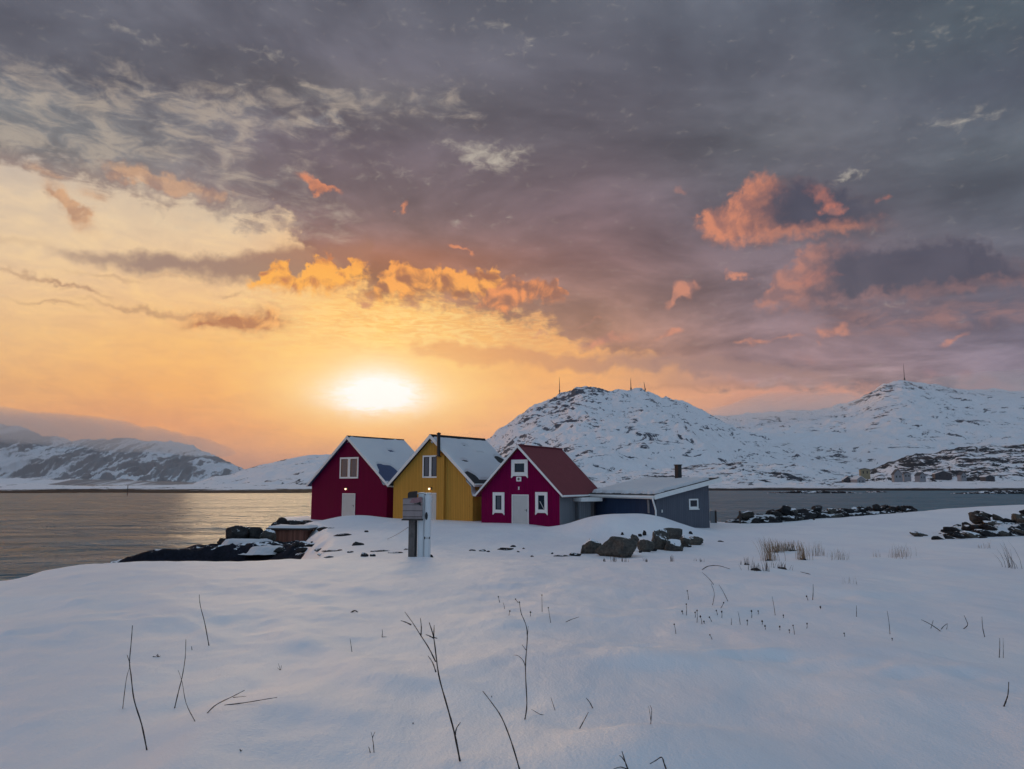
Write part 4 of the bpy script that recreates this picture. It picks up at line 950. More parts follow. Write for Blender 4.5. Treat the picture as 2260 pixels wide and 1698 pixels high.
for (x, y, w, h) in [(560, 560, 90, 40), (700, 575, 60, 30), (960, 560, 100, 45), (1130, 545, 80, 40), (1330, 520, 110, 60), (1460, 500, 90, 50), (1750, 470, 100, 60), (1870, 460, 70, 40), (1120, 300, 70, 50), (1010, 300, 60, 50), (2060, 400, 60, 50), (480, 560, 60, 40)]:
    px, py = Z2(x, y); boulder(px, py - 1, w / 6.9125, h / 6.9125, max(29.0, ground_at(px, py + 1.5)), S[rnd.randrange(6)], 'small dark stone wedged at the foot of the boulder group', rz=rnd.uniform(-1, 1), name='stone', group='stones at the foot of the boulders')
# dark stones poking through the snow below the houses
Z1 = lambda x, y: (660 + x / 5.027, 930 + y / 5.027)
ZA = lambda x, y: (480 + x / 4.608, 1120 + y / 4.608)
ZB = lambda x, y: (1020 + x / 3.687, 930 + y / 3.687)
spots = [(*ZA(1065, 205), 24, 10), (*ZA(1155, 206), 12, 3), (*ZA(1280, 270), 44, 8), (*ZA(1512, 240), 9, 6), (*ZA(1410, 360), 24, 12), (*ZA(975, 365), 48, 9), (*ZA(1035, 422), 24, 7),
         (*ZA(1170, 438), 40, 4), (*ZA(1240, 432), 14, 4), (*ZA(1345, 455), 14, 3), (*ZA(1480, 470), 16, 14), (*ZA(1570, 480), 12, 9), (*ZA(1640, 440), 36, 4), (*ZA(1810, 458), 28, 3), (*ZA(1130, 500), 24, 5),
         (*ZA(1045, 480), 14, 3), (*ZB(75, 1046), 14, 5), (*ZB(160, 1048), 16, 6), (*ZB(210, 1058), 7, 4), (*ZB(360, 1030), 32, 10), (*ZB(415, 1012), 14, 6), (*ZB(458, 1058), 5, 5), (*ZB(498, 1033), 5, 4),
         (*ZB(570, 1095), 5, 5), (*ZB(733, 1072), 4, 5), (*ZB(830, 1088), 36, 6), (*ZB(915, 1075), 18, 6), (*ZB(2110, 975), 12, 4), (*ZA(1910, 425), 9, 4), (*ZA(960, 350), 8, 7)]
for i, (px, py, w, h) in enumerate(spots):
    d = ground_at(px, py + h / 2); q = P(px, py + h * .1, d); k = d / FPX
    left = px < 1000
    place_rock('stone', S[i % 6], q[0], q[1] + .1, gz(q[0], q[1]) + h * k * .06, (w * k / 2 * 1.25, w * k / 2 * .8 + .10, max(h * k * .72, .06)), rnd.uniform(-.3, .3),
               'small dark stone poking through the snow slope below the maroon and ochre houses' if left else 'small dark stone in the snow ditch below the crimson house',
               'stone', 'dark stones on the left slope' if left else 'dark stones in the ditch')
q = P(950, 1215, 24.9); place_rock('stone', S[2], q[0], 24.9, gz(q[0], 24.9) + .0, (.14, .12, .17), .4, 'pointed grey stone at the foot of the white power cabinet', 'stone')

# ------------------------------------------------------------------ dark low ledge reaching into the sea, with boulders
lx, ly = np.meshgrid(np.linspace(-27, -8, 190), np.linspace(38, 60, 160))
axis_pts = np.array([(-25.0, 46.5), (-22.5, 47.0), (-19.5, 48.0), (-16.5, 48.6), (-13.5, 48.5), (-10, 46.0)])
zr_ = np.array([.30, .95, 1.15, 1.30, 1.35, 1.5]); wr_ = np.array([.5, 1.5, 2.2, 3.2, 4.0, 4.5])
d_ = np.full(lx.shape, 1e9); zc_ = np.zeros(lx.shape); wc_ = np.ones(lx.shape)
for i in range(len(axis_pts) - 1):
    A_, B_ = axis_pts[i], axis_pts[i + 1]; t_ = np.clip(((lx - A_[0]) * (B_[0] - A_[0]) + (ly - A_[1]) * (B_[1] - A_[1])) / np.sum((B_ - A_) ** 2), 0, 1)
    dd = np.hypot(lx - A_[0] - t_ * (B_[0] - A_[0]), ly - A_[1] - t_ * (B_[1] - A_[1])); k = dd < d_
    d_ = np.where(k, dd, d_); zc_ = np.where(k, zr_[i] + t_ * (zr_[i + 1] - zr_[i]), zc_); wc_ = np.where(k, wr_[i] + t_ * (wr_[i + 1] - wr_[i]), wc_)
lz = (zc_ + .9) * (1 - sstep(d_ / wc_, .35, 1.25)) - .9 + .28 * fbm(lx * .9, ly * .9, 5, 8, .6) + .07 * fbm(lx * 4, ly * 4, 3, 9)
tag(grid_mesh('rock_ledge', lx, ly, lz, M['rock_seaweed']), 'long low black seaweed-covered rock ledge reaching left into the sea', 'rock')
for (x, y, w, h, d, me, lab) in [
    (185, 282, 250, 170, 50, S[5], 'dark ribbed boulder at the outer end above the black ledge'),
    (295, 262, 150, 130, 50.6, S[0], 'small dark grey boulder between two larger ones above the black ledge'),
    (390, 275, 180, 130, 50.3, S[3], 'dark square boulder left of the pale one by the plank hut'),
    (510, 275, 165, 160, 50, GS[0], 'pale grey rounded boulder touching the plank hut'),
    (70, 345, 130, 80, 49, S[1], 'black flat rock at the left foot of the ribbed boulder'),
    (655, 140, 130, 70, 57, S[2], 'black rock behind the plank hut roof'),
    (590, 170, 110, 50, 56, S[4], 'flat black snow-flecked rock left of the plank hut roof'),
    (770, 165, 150, 60, 57.5, S[3], 'long black snow-flecked rock behind the right end of the hut roof'),
    (880, 160, 190, 50, 59, S[5], 'low snow-capped rock against the base of the maroon house'),
    (800, 405, 110, 110, 46, S[0], 'dark block rock in snow in front of the plank hut'),
    (640, 430, 160, 50, 46, S[4], 'flat dark rock with snow edges below the plank hut'),
    (880, 430, 150, 40, 45, S[2], 'thin dark rock right of the block rock on the shore')]:
    px, py = ZA(x, y); boulder(px, py, w / 4.608, h / 4.608, d, me, lab, rz=rnd.uniform(-.2, .2), group='shore boulders near the plank hut')
# snow lying on the upper ledge
def snow_patch(name, cx, cy, rx, ry, z, seed, label):
    U_, V_ = np.meshgrid(np.linspace(-1.2, 1.2, 60), np.linspace(-1.2, 1.2, 40)); r_ = np.hypot(U_, V_) + .3 * fbm(U_ * 2, V_ * 2, 4, seed)
    return tag(grid_mesh(name, cx + U_ * rx, cy + V_ * ry, z - .25 + .42 * sstep(r_, 1.05, .7) + .05 * fbm(U_ * 3, V_ * 3, 3, seed), M['roofsnow']), label, 'snow patch')
q = P(545, 1196, 48.5); snow_patch('snow_patch', q[0], 48.6, 1.7, .8, q[2] - .02, 3, 'narrow strip of snow along the top of the black ledge')
q = P(600, 1212, 46.5); snow_patch('snow_patch', q[0], 46.6, 1.5, .7, q[2] - .02, 5, 'wider snow patch on the black ledge in front of the plank hut')

# ------------------------------------------------------------------ rubble breakwater (right) and big rock pile (far right)
bx_, by_ = np.meshgrid(np.linspace(15, 36, 170), np.linspace(50, 66, 120))
ax_ = np.array([(16.6, 55.0), (20, 56.2), (24.5, 57.2), (28.5, 59.4), (33.5, 63.2)]); zt2 = [2.80, 3.12, 3.18, 3.26, 2.98]
d_ = np.full(bx_.shape, 1e9); zc_ = np.zeros(bx_.shape)
for i in range(4):
    A_, B_ = ax_[i], ax_[i + 1]; t_ = np.clip(((bx_ - A_[0]) * (B_[0] - A_[0]) + (by_ - A_[1]) * (B_[1] - A_[1])) / np.sum((B_ - A_) ** 2), 0, 1)
    dd = np.hypot(bx_ - A_[0] - t_ * (B_[0] - A_[0]), by_ - A_[1] - t_ * (B_[1] - A_[1])); k = dd < d_
    d_ = np.where(k, dd, d_); zc_ = np.where(k, zt2[i] + t_ * (zt2[i + 1] - zt2[i]), zc_)
bz = -1.2 + (zc_ + 1.0) * (1 - sstep(d_, .7, 3.2)) + .25 * fbm(bx_ * 1.5, by_ * 1.5, 4, 13)
tag(grid_mesh('rubble_bank', bx_, by_, bz - .12, M['bank']), 'long dark rubble bank under the breakwater rocks along the right shore', 'rock bank')
def on_poly(pts, t):
    k = min(int(t * (len(pts) - 1)), len(pts) - 2); f = t * (len(pts) - 1) - k; return pts[k] * (1 - f) + pts[k + 1] * f
nb = 0
for i in range(175):
    t_ = rnd.random(); c_ = on_poly(ax_, t_); u = rnd.random(); off_ = -1.5 + 2.3 * u
    x = c_[0] + rnd.uniform(-.4, .4); y = c_[1] + off_
    zt_ = float(np.interp(t_ * 4, range(5), zt2)); z = 2.15 + .2 * (t_) + (zt_ - 2.25) * (1 - abs(u * 2 - 1.25) * .75) * rnd.uniform(.4, 1.0)
    s = rnd.uniform(.22, .58)
    me = S[rnd.randrange(6)] if rnd.random() < .9 else GS[rnd.randrange(3)]
    place_rock('breakwater_rock', me, x, y, z + .06, (s * rnd.uniform(.9, 1.5), s, s * rnd.uniform(.6, .95)), rnd.uniform(0, 6.28), 'angular dark rock with snow flecks along the right-hand breakwater',
               'rock', 'breakwater rocks', (rnd.uniform(-.4, .4), rnd.uniform(-.4, .4)))
q = P(1734, 1122, 55.6); place_rock('boulder', S[1], q[0], q[1], q[2] - .12, (.50, .45, .60), .3, 'dark dome-shaped boulder standing highest on the breakwater', 'boulder')
q = P(1690, 1141, 55.2); snow_patch('snow_patch', q[0], 55.4, 1.15, .6, q[2] - .05, 9, 'flat snow patch at the left end of the breakwater')
px_, py_ = np.meshgrid(np.linspace(17.5, 40, 170), np.linspace(32.5, 44, 90))
zp = 2.35 + .033 * np.maximum(0, px_ - 12)
th_ = sstep(px_, 19.2, 24.5) * (1 - sstep(np.abs(py_ - 37.8), 1.3, 3.0))
tag(grid_mesh('rubble_bank', px_, py_, zp - .6 + 1.05 * th_ + .22 * fbm(px_ * 1.6, py_ * 1.6, 4, 33) * th_, M['bank']), 'dark rubble heap under the big rock pile at the right edge', 'rock bank')
for i in range(175):
    u = rnd.random() ** .8; x = 20.2 + 17 * u; v = rnd.random(); y = 35.6 + 3.0 * v
    if i < 10: x = 20.0 + i * .35 + rnd.uniform(-.1, .1); y = 35.5 + i * .12 + rnd.uniform(0, .3)
    k = float(sstep(x, 19.6, 24.5)); z = gz(x, 35.2) - .05 + k * .95 * v * rnd.uniform(.75, 1.05)
    s = rnd.uniform(.22, .55) * (.55 + .5 * k)
    me = S[rnd.randrange(6)] if rnd.random() < .55 else (G + GS)[rnd.randrange(7)]
    place_rock('pile_rock', me, x, y, z, (s * rnd.uniform(1.1, 1.8), s, s * rnd.uniform(.5, .9)), rnd.uniform(-.5, .5), 'tumbled dark slab rock with snow streaks in the pile at the right edge',
               'rock', 'rocks of the right-hand pile', (rnd.uniform(-.3, .3), rnd.uniform(.15, .6)))
# posts by the shore
def post(px, py0, py1, d, w, label, name='fence_post'):
    q = P(px, py1, d); t_ = P(px, py0, d); z0 = min(q[2], gz(q[0], d)) - .3
    mb = MB(); mb.box(q[0] - w / 2, q[0] + w / 2, d - w / 2, d + w / 2, z0, t_[2]); return tag(mb.build(name, M['darkwood'], bevel=.01), label, 'post')
post(1633.5, 1128, 1151, 53.5, .12, 'thin dark wooden post standing alone between the grey shed and the breakwater')
post(1797, 1146, 1158, 53.8, .13, 'short dark post in front of the breakwater, left one of two')
post(1814, 1146, 1156, 54.0, .11, 'short dark post in front of the breakwater, right one of two')
q0 = P(1570, 1128, 54); q1 = P(1579, 1150, 54)
cr_ = tag(empty('rail_end', (q0[0], 54, q1[2])), 'low grey panel with a dark end post just right of the grey shed', 'railing')
mb = MB(); mb.box(-.1, q1[0] - q0[0] - .03, -.02, .02, -.3, q0[2] - q1[2]); mb.build('panel', M['palegrey'], cr_)
mb = MB(); mb.box(q1[0] - q0[0] - .028, q1[0] - q0[0] + .09, -.05, .05, -.3, q0[2] - q1[2] + .03); mb.build('post', M['darkwood'], cr_)

# ------------------------------------------------------------------ far things: skerries, marker pole, masts, cottages
def skerry(px0, px1, py, d, h, seed, label):
    a_ = P(px0, py, d); b_2 = P(px1, py, d); cx = (a_[0] + b_2[0]) / 2; rx = (b_2[0] - a_[0]) / 2
    U_, V_ = np.meshgrid(np.linspace(-1.05, 1.05, 120), np.linspace(-1.1, 1.1, 24)); r_ = np.hypot(U_ * .98, V_ * .95)
    Z_ = -.8 + (h + .8) * (1 - r_ ** 3.0).clip(-.3, 1) * (1 + .35 * fbm(U_ * 7, V_ * 2, 4, seed)) 
    return tag(grid_mesh('skerry', cx + U_ * rx, d + V_ * 7, Z_, M['skerry']), label, 'skerry', 'low skerries')
M['skerry'] = rock_mat('skerry_rock', (.008, .008, .011), 1.02, tint=(.014, .014, .018), scale=.5)
skerry(1668, 1925, 1090, 370, 1.0, 3, 'long low black skerry in front of the far beige house')
skerry(1905, 1965, 1086, 400, .6, 5, 'short thin black skerry just right of the long one')
skerry(2075, 2420, 1089, 350, 1.3, 9, 'broad black skerry at the right edge of the sea')
q = P(281, 1093, 300); t_ = P(281, 1071, 300)
mb = MB(); mb.tube([(q[0], 300, -1), (q[0], 300, t_[2])], [.16, .12], 6); tag(mb.build('marker_pole', M['black']), 'thin black channel marker pole standing in the sea on the left', 'pole')
def mast(px, py0, py1, d, label, r0=1.0, lean=0.0):
    q = P(px, py1, d); t_ = P(px, py0, d); e_ = tag(empty('radio_mast', (q[0], q[1], q[2] - 6)), label, 'mast', 'masts on the mountain tops')
    h = t_[2] - q[2] + 6
    mb = MB(); mb.tube([(0, 0, 0), (lean * .5, 0, h * .6), (lean, 0, h)], [r0 * 1.3, r0, r0 * .35], 6); mb.build('tower', M['black'], e_)
    mb = MB(); mb.box(-r0 * 2, r0 * 2, -r0 * 2, r0 * 2, h * .12, h * .24); mb.build('equipment_hut', M['black'], e_)
mast(1235, 833, 866, 2480, 'thin dark mast on the left shoulder of the near mountain')
mast(1392.5, 835, 859, 2480, 'tall dark mast right of the near mountain summit', 1.2)
mast(1424, 843, 859, 2480, 'short leaning mast just right of the tall one', 1.1, -4)
mast(1996.5, 803, 842, 3790, 'tall pale mast on the summit of the far right mountain', 1.3)
M['beige'] = plain('beige_wall', (.26, .22, .14), .8, .1, .3); M['cwhite'] = plain('cottage_white', (.24, .24, .26), .8, .1, .3); M['cdark'] = plain('cottage_dark', (.05, .05, .06), .8, .2, .3)
def cottage(px0, px1, py0, py1, d, wm, rm, label, rot=.3, roofh=.45):
    a_ = P(px0, py1, d); b_2 = P(px1, py0, d); w = b_2[0] - a_[0]; h = b_2[2] - a_[2]; L_ = w * .8
    r = tag(empty('cottage', ((a_[0] + b_2[0]) / 2, d, a_[2]), rot), label, 'house', 'cottages on the far shore')
    we = h * (1 - roofh)
    mb = MB(); mb.prism([(-w / 2, -L_ / 2, -3), (w / 2, -L_ / 2, -3), (w / 2, -L_ / 2, we), (0, -L_ / 2, h - .3), (-w / 2, -L_ / 2, we)], (0, L_, 0)); mb.build('wall', wm, r)
    for sg in (-1, 1):
        q_ = [(0, h), (sg * (w / 2 + .4), we - .25), (sg * (w / 2 + .4), we), (0, h + .25)]
        mb = MB(); mb.prism([(x, -L_ / 2 - .3, z) for x, z in q_], (0, L_ + .6, 0)); mb.build('roof', rm, r)
    for xx in (-w * .22, w * .2):
        mb = MB(); mb.box(xx - .5, xx + .5, -L_ / 2 - .06, -L_ / 2 - .01, we * .35, we * .75); mb.build('window', M['black'], r)
CZ = lambda x, y: (1820 + x / 5.027, 960 + y / 5.027)
for (x0, y0, x1, y1, d, wm, rm, lab, rh) in [
    (385, 355, 500, 455, 690, 'beige', 'cdark', 'tall beige cottage at the left end of the far rocky shore', .15),
    (300, 440, 440, 545, 640, 'cwhite', 'roofsnow', 'white cottage just below the beige one on the far shore', .4),
    (195, 445, 300, 545, 650, 'cdark', 'roofsnow', 'small dark boathouse left of the white cottage on the far shore', .4),
    (750, 360, 850, 495, 640, 'cwhite', 'cdark', 'white cottage with a dark peaked roof on the far shore', .5),
    (860, 400, 950, 480, 660, 'cwhite', 'cdark', 'low white cottage right of the dark-peaked one', .35),
    (1010, 400, 1110, 500, 640, 'cwhite', 'cdark', 'white cottage below the dark rock face on the far shore', .4),
    (1200, 385, 1400, 475, 680, 'cdark', 'roofsnow', 'wide dark house with snowy roof on the far shore', .4),
    (1480, 400, 1560, 490, 650, 'cwhite', 'cdark', 'narrow pale cottage right of the wide dark house', .4),
    (1740, 430, 1870, 505, 620, 'cdark', 'roofsnow', 'low dark boathouse farthest right on the far shore', .35)]:
    xm_ = (x0 + x1) / 2; x0 = xm_ + (x0 - xm_) * .8; x1 = xm_ + (x1 - xm_) * .8; y0 = y1 + (y0 - y1) * .82
    a_ = CZ(x0, y0); b_2 = CZ(x1, y1); cottage(a_[0], b_2[0], a_[1], b_2[1], d, M[wm], M[rm], lab, rnd.uniform(-.35, .35), rh)
# ------------------------------------------------------------------ stems, twigs and grass in the snow
M['twig'] = plain('dry_twig', (.035, .026, .024), .85, .3, 40)
M['stalk'] = plain('dry_stalk', (.05, .04, .035), .85, .3, 40)
M['straw'] = plain('straw', (.24, .18, .12), .8, .35, 30)
M['strawpale'] = plain('straw_pale', (.30, .26, .23), .8, .3, 30)
R8 = lambda x, y: (200 + x / 1.907, 1280 + y / 1.907)
R3 = lambda x, y: (1100 + x / 1.907, 1280 + y / 1.907)
def smooth_poly(p, n=4):
    p = np.array(p, float)
    if len(p) < 3: return np.array([p[0] + (p[1] - p[0]) * t for t in np.linspace(0, 1, 5)])
    out = []
    for i in range(len(p) - 1):
        a = p[max(i - 1, 0)]; b_ = p[i]; c_ = p[i + 1]; d_ = p[min(i + 2, len(p) - 1)]
        for t in np.linspace(0, 1, n, endpoint=False):
            out.append(.5 * ((2 * b_) + (-a + c_) * t + (2 * a - 5 * b_ + 4 * c_ - d_) * t * t + (-a + 3 * b_ - 3 * c_ + d_) * t ** 3))
    out.append(p[-1]); return np.array(out)
def twig(name, lines, label, cat='twig', radius=1.6, group=None, conv=R8, mt=None, head=None, grounded=(0,), d=None):
    """lines: list of [photo points from the base up]; first point of line 0 stands on the snow; radius in photo pixels"""
    b0 = conv(*lines[0][0]); d0 = d or ground_at(b0[0], b0[1])
    base = P(b0[0], b0[1], d0); root = empty(name, tuple(base)); root = tag(root, label, cat, group)
    k = .82 * d0 / FPX; lean = rnd.uniform(-.12, .12)
    def to3(p, dd=d0):
        q = P(*conv(*p), dd); h = q[2] - base[2]; q2 = P(*conv(*p), dd + lean * h); return q2 - base
    for i, ln in enumerate(lines):
        pts = smooth_poly(ln); q = [to3(p) for p in pts]
        if i in grounded:
            if i == 0: q.insert(0, q[0] + np.array([0, 0, -.10]))
            else:      # another foot on the snow, at its own distance
                bb = conv(*ln[0]); dd = ground_at(*bb); n = len(pts)
                q = [P(*conv(*p), dd + (d0 - dd) * (j / (n - 1))) - base for j, p in enumerate(pts)]; q.insert(0, q[0] + np.array([0, 0, -.08]))
        r0 = radius * k * (1.0 if i == 0 else .68); r1 = r0 * (.42 if i == 0 else .35)
        rad = np.linspace(r0, r1, len(q))
        rad = rad * (1 + .18 * np.sin(np.arange(len(q)) * 2.1 + i))
        mb = MB(); mb.tube(q, list(rad), 6); o = mb.build('stem' if i == 0 else 'branch', mt or M['twig'], root, smooth=True)
    if head:
        t_ = to3(lines[0][-1]); mb = MB(); rr = head * k
        mb.tube([t_ + np.array([0, 0, -rr * .9]), t_ + np.array([0, 0, -rr * .3]), t_ + np.array([0, 0, rr * .6]), t_ + np.array([rr * .2, 0, rr * 1.3])], [rr * .25, rr * .95, rr * .8, rr * .15], 8)
        mb.build('seed_head', mt or M['twig'], root, smooth=True)
    return root
twig('dry_twig', [[(237, 718), (215, 610), (183, 505), (170, 400), (164, 345), (172, 250), (176, 192)], [(135, 542), (150, 420), (163, 372)], [(165, 350), (153, 315)]], 'tall bare forked twig standing on two feet, farthest left in the snow', radius=2.0, grounded=(0, 1))
twig('dry_twig', [[(353, 542), (370, 470), (385, 410), (398, 330), (401, 250)], [(439, 595), (402, 520), (385, 430), (368, 380)]], 'crossed pair of thin bare twigs, second from the left', radius=1.6, grounded=(0, 1))
twig('dry_twig', [[(498, 277), (480, 180), (462, 110), (457, 62)]], 'single straight thin twig leaning left near the left shore', radius=1.4)
twig('dry_twig', [[(490, 562), (530, 525), (600, 490), (648, 465)], [(600, 495), (655, 490)]], 'short twig lying almost flat and pointing up right', radius=1.6)
twig('dry_twig', [[(565, 527), (650, 517), (740, 502), (785, 495)]], 'long thin twig lying nearly level on the snow', radius=1.5)
twig('dry_twig', [[(1555, 765), (1530, 640), (1500, 530), (1465, 400), (1445, 250), (1425, 180)], [(1443, 245), (1425, 236), (1410, 230)], [(1443, 243), (1460, 246)], [(1444, 240), (1446, 190)],
    [(1452, 345), (1425, 290), (1390, 235), (1355, 180), (1322, 135)], [(1350, 190), (1325, 178), (1305, 172)], [(1390, 235), (1392, 200), (1388, 160)], [(1453, 388), (1440, 350), (1420, 320)], [(1535, 652), (1540, 625), (1557, 600)]],
     'tallest thick bare twig with many side branches near the middle bottom', radius=2.9)
twig('dry_twig', [[(1805, 797), (1770, 680), (1730, 580), (1690, 520), (1650, 468)]], 'long unbranched twig curving up left right of the tallest one', radius=2.2)
twig('dry_twig', [[(1828, 587), (1836, 520), (1830, 370), (1838, 245), (1832, 190), (1812, 140), (1805, 95)], [(1829, 362), (1820, 340), (1800, 320), (1780, 317)], [(1832, 295), (1815, 272)], [(1836, 210), (1838, 240), (1842, 195)]], 'slender upright twig with a hooked side shoot in the centre', radius=1.7)
twig('dry_twig', [[(1193, 728), (1190, 690), (1187, 665), (1197, 640)], [(1187, 665), (1180, 640)]], 'tiny Y-shaped twig near the bottom edge', radius=1.4)
twig('dry_twig', [[(1177, 727), (1170, 702)]], 'very short straight stub beside the tiny Y-shaped twig', radius=1.6)
twig('dry_twig', [[(2057, 628), (2075, 595), (2095, 557)]], 'short straight twig leaning right below a hooked drift', radius=1.6)
twig('dry_twig', [[(2113, 540), (2100, 515), (2085, 497)]], 'short straight twig leaning left above the right-leaning one', radius=1.6)
twig('dry_twig', [[(1912, 570), (1890, 565), (1855, 545)]], 'faint low twig lying beside the central drift', radius=1.1)
twig('dry_twig', [[(1955, 550), (1945, 520), (1937, 495)]], 'faint upright twig on the crest of the central drift', radius=1.0)
twig('dry_twig', [[(1100, 303), (1096, 275), (1092, 247)]], 'small lone thin stem left of the tallest twig', radius=1.1)
twig('dry_twig', [[(1226, 243), (1228, 225), (1227, 208)], [(1226, 240), (1240, 240), (1252, 241)]], 'small upright stem with a low sideways shoot', radius=1.2)
twig('dry_twig', [[(285, 325), (282, 312)], [(284, 324), (275, 316)], [(286, 324), (294, 320)], [(262, 323), (300, 327)]], 'tiny dark tuft of twig ends between the two left twigs', radius=1.8)
twig('dry_twig', [[(427, 297), (425, 280)]], 'very short stub beside the crossed twigs', radius=1.3)
twig('dry_twig', [[(800, 380), (803, 360)], [(798, 380), (785, 370)], [(798, 381), (790, 350)]], 'faint little tuft of stems left of the middle', radius=1.0, mt=M['stalk'])
twig('dry_twig', [[(632, 722), (628, 712)], [(632, 722), (638, 716)]], 'tiny dark twig end near the bottom left', radius=2.0)
twig('dry_twig', [[(1095, 138), (1112, 130), (1125, 136)]], 'tiny dark bent twig end in the snow in front of the post', radius=2.4)
twig('dry_twig', [[(1357, 607), (1357, 600)]], 'tiny dark speck of a stem left of the tallest twig', radius=2.2)
twig('dry_twig', [[(1687, 497), (1688, 488)]], 'tiny broken stem end beside the long curving twig', radius=1.6)
# right half
twig('dry_twig', [[(2128, 532), (2138, 505), (2145, 480), (2148, 430)]], 'dark thick-based twig at the far right edge', radius=2.2, conv=R3)
twig('dry_twig', [[(641, 608), (644, 570), (645, 545), (638, 528)], [(641, 590), (636, 550), (630, 530)]], 'thin pale looped stem right of the short straight twigs', radius=1.1, conv=R3)
twig('dry_twig', [[(1648, 230), (1644, 180), (1636, 130)]], 'faint leaning stem on the right snowfield', radius=.9, conv=R3)
twig('dry_twig', [[(1507, 155), (1507, 130), (1507, 108)]], 'faint vertical stem right of the seed heads', radius=.9, conv=R3)
twig('dry_twig', [[(1862, 217), (1820, 188), (1780, 168)]], 'thin twig lying diagonally on the right snowfield', radius=1.3, conv=R3)
twig('dry_twig', [[(1862, 210), (1875, 195), (1890, 184)], [(1885, 218), (1888, 200), (1890, 186)]], 'bent twig crossing beside the diagonal one', radius=1.2, conv=R3)
twig('dry_twig', [[(1820, 205), (1830, 170)]], 'short upright stem over the diagonal twig', radius=1.0, conv=R3)
twig('dry_twig', [[(1957, 207), (1975, 190), (1968, 168), (1960, 150)]], 'kinked stem with a dark foot near the right edge', radius=1.3, conv=R3)
twig('dry_twig', [[(2047, 242), (2038, 200), (2035, 155)]], 'thin stem leaning slightly left near the right edge', radius=1.2, conv=R3)
twig('dry_twig', [[(2108, 328), (2110, 285), (2110, 245)], [(2125, 330), (2125, 290), (2124, 245)]], 'pair of thin parallel upright stems near the right edge', radius=1.2, conv=R3, grounded=(0, 1))
twig('dry_twig', [[(546, 800), (535, 770), (520, 722)], [(542, 797), (515, 788), (485, 796)], [(532, 765), (518, 745), (508, 740)]], 'dark leaning stem with a curved arm at the bottom edge', radius=2.4, conv=R3)
twig('dry_twig', [[(707, 800), (698, 775), (687, 747), (660, 762), (637, 775)]], 'dark bent twig shaped like a roof at the bottom edge', radius=2.2, conv=R3)
twig('dry_twig', [[(283, 178), (310, 166), (340, 156)]], 'faint thin twig lying right of the centre seed heads', radius=1.0, conv=R3)
ZG = lambda x, y: (1000 + x / 1.7556, 1080 + y / 1.7556)
twig('dry_twig', [[(965, 312), (990, 298), (1030, 297), (1075, 310)]], 'thin arched stem with both ends in the snow right of the boulders', radius=1.3, conv=ZG)
twig('dry_twig', [[(1010, 370), (990, 345), (965, 322)]], 'faint thin stem leaning left under the arched stem', radius=.9, conv=ZG)
twig('dry_twig', [[(1005, 450), (1012, 405), (1000, 365)]], 'tall faint stem above the right seed heads', radius=.9, conv=ZG)
twig('dry_twig', [[(1065, 435), (1048, 400), (1030, 370)]], 'tall faint stem leaning left above the right seed heads', radius=.9, conv=ZG)
twig('dry_twig', [[(1393, 430), (1395, 400), (1395, 368)]], 'thin dark vertical stem right of the seed heads', radius=1.2, conv=ZG)
twig('dry_twig', [[(1385, 330), (1365, 325), (1345, 320)]], 'faint stem lying in snow right of the grass', radius=1.1, conv=ZG)
heads_r = [((740, 188), (747, 228)), ((795, 47), (800, 85)), ((773, 133), (776, 147)), ((791, 103), (791, 150)), ((836, 130), (836, 180)), ((828, 138), (828, 160)), ((850, 155), (857, 187)), ((888, 158), (898, 178)),
    ((917, 130), (922, 150)), ((940, 135), (940, 160)), ((948, 97), (935, 120)), ((1065, 132), (1066, 162)), ((1093, 132), (1093, 146)), ((1110, 175), (1110, 189)), ((1122, 195), (1123, 210)), ((1184, 198), (1184, 214)),
    ((1199, 150), (1199, 162)), ((1224, 212), (1224, 226)), ((1240, 193), (1246, 230)), ((1299, 185), (1298, 205)), ((1047, 172), (1047, 192)), ((890, 232), (900, 253)), ((1297, 70), (1303, 88)), ((865, 176), (866, 184)), ((1355, 115), (1355, 124)), ((1657, 248), (1657, 256)), ((1455, 226), (1457, 240))]
for (tp, bt) in heads_r:
    twig('seed_stalk', [[bt, ((tp[0] + bt[0]) / 2 + 1, (tp[1] + bt[1]) / 2), tp]], 'short dry stalk with a small dark round seed head in the cluster right of centre', 'stalk', .95, 'seed-head stalks right of centre', R3, None, rnd.uniform(1.9, 2.7))
heads_l = [((0, 72), (5, 95)), ((72, 82), (84, 97)), ((88, 95), (97, 148)), ((48, 132), (44, 150)), ((135, 137), (135, 153)), ((183, 65), (184, 135)), ((210, 118), (220, 180))]
for (tp, bt) in heads_l:
    twig('seed_stalk', [[bt, ((tp[0] + bt[0]) / 2, (tp[1] + bt[1]) / 2), tp]], 'short dry stalk with a dark seed head in the small group above the hooked twig', 'stalk', .95, 'seed-head stalks in the centre', R3, None, rnd.uniform(1.8, 2.4))
for (tp, bt) in [((1008, 133), (1018, 188)), ((1152, 70), (1165, 150)), ((20, 95), (26, 122)), ((980, 160), (980, 190))]:
    twig('dry_stalk', [[bt, ((tp[0] + bt[0]) / 2 + 1, (tp[1] + bt[1]) / 2), tp]], 'thin headless stalk among the seed heads', 'stalk', .85, 'headless stalks', R3)
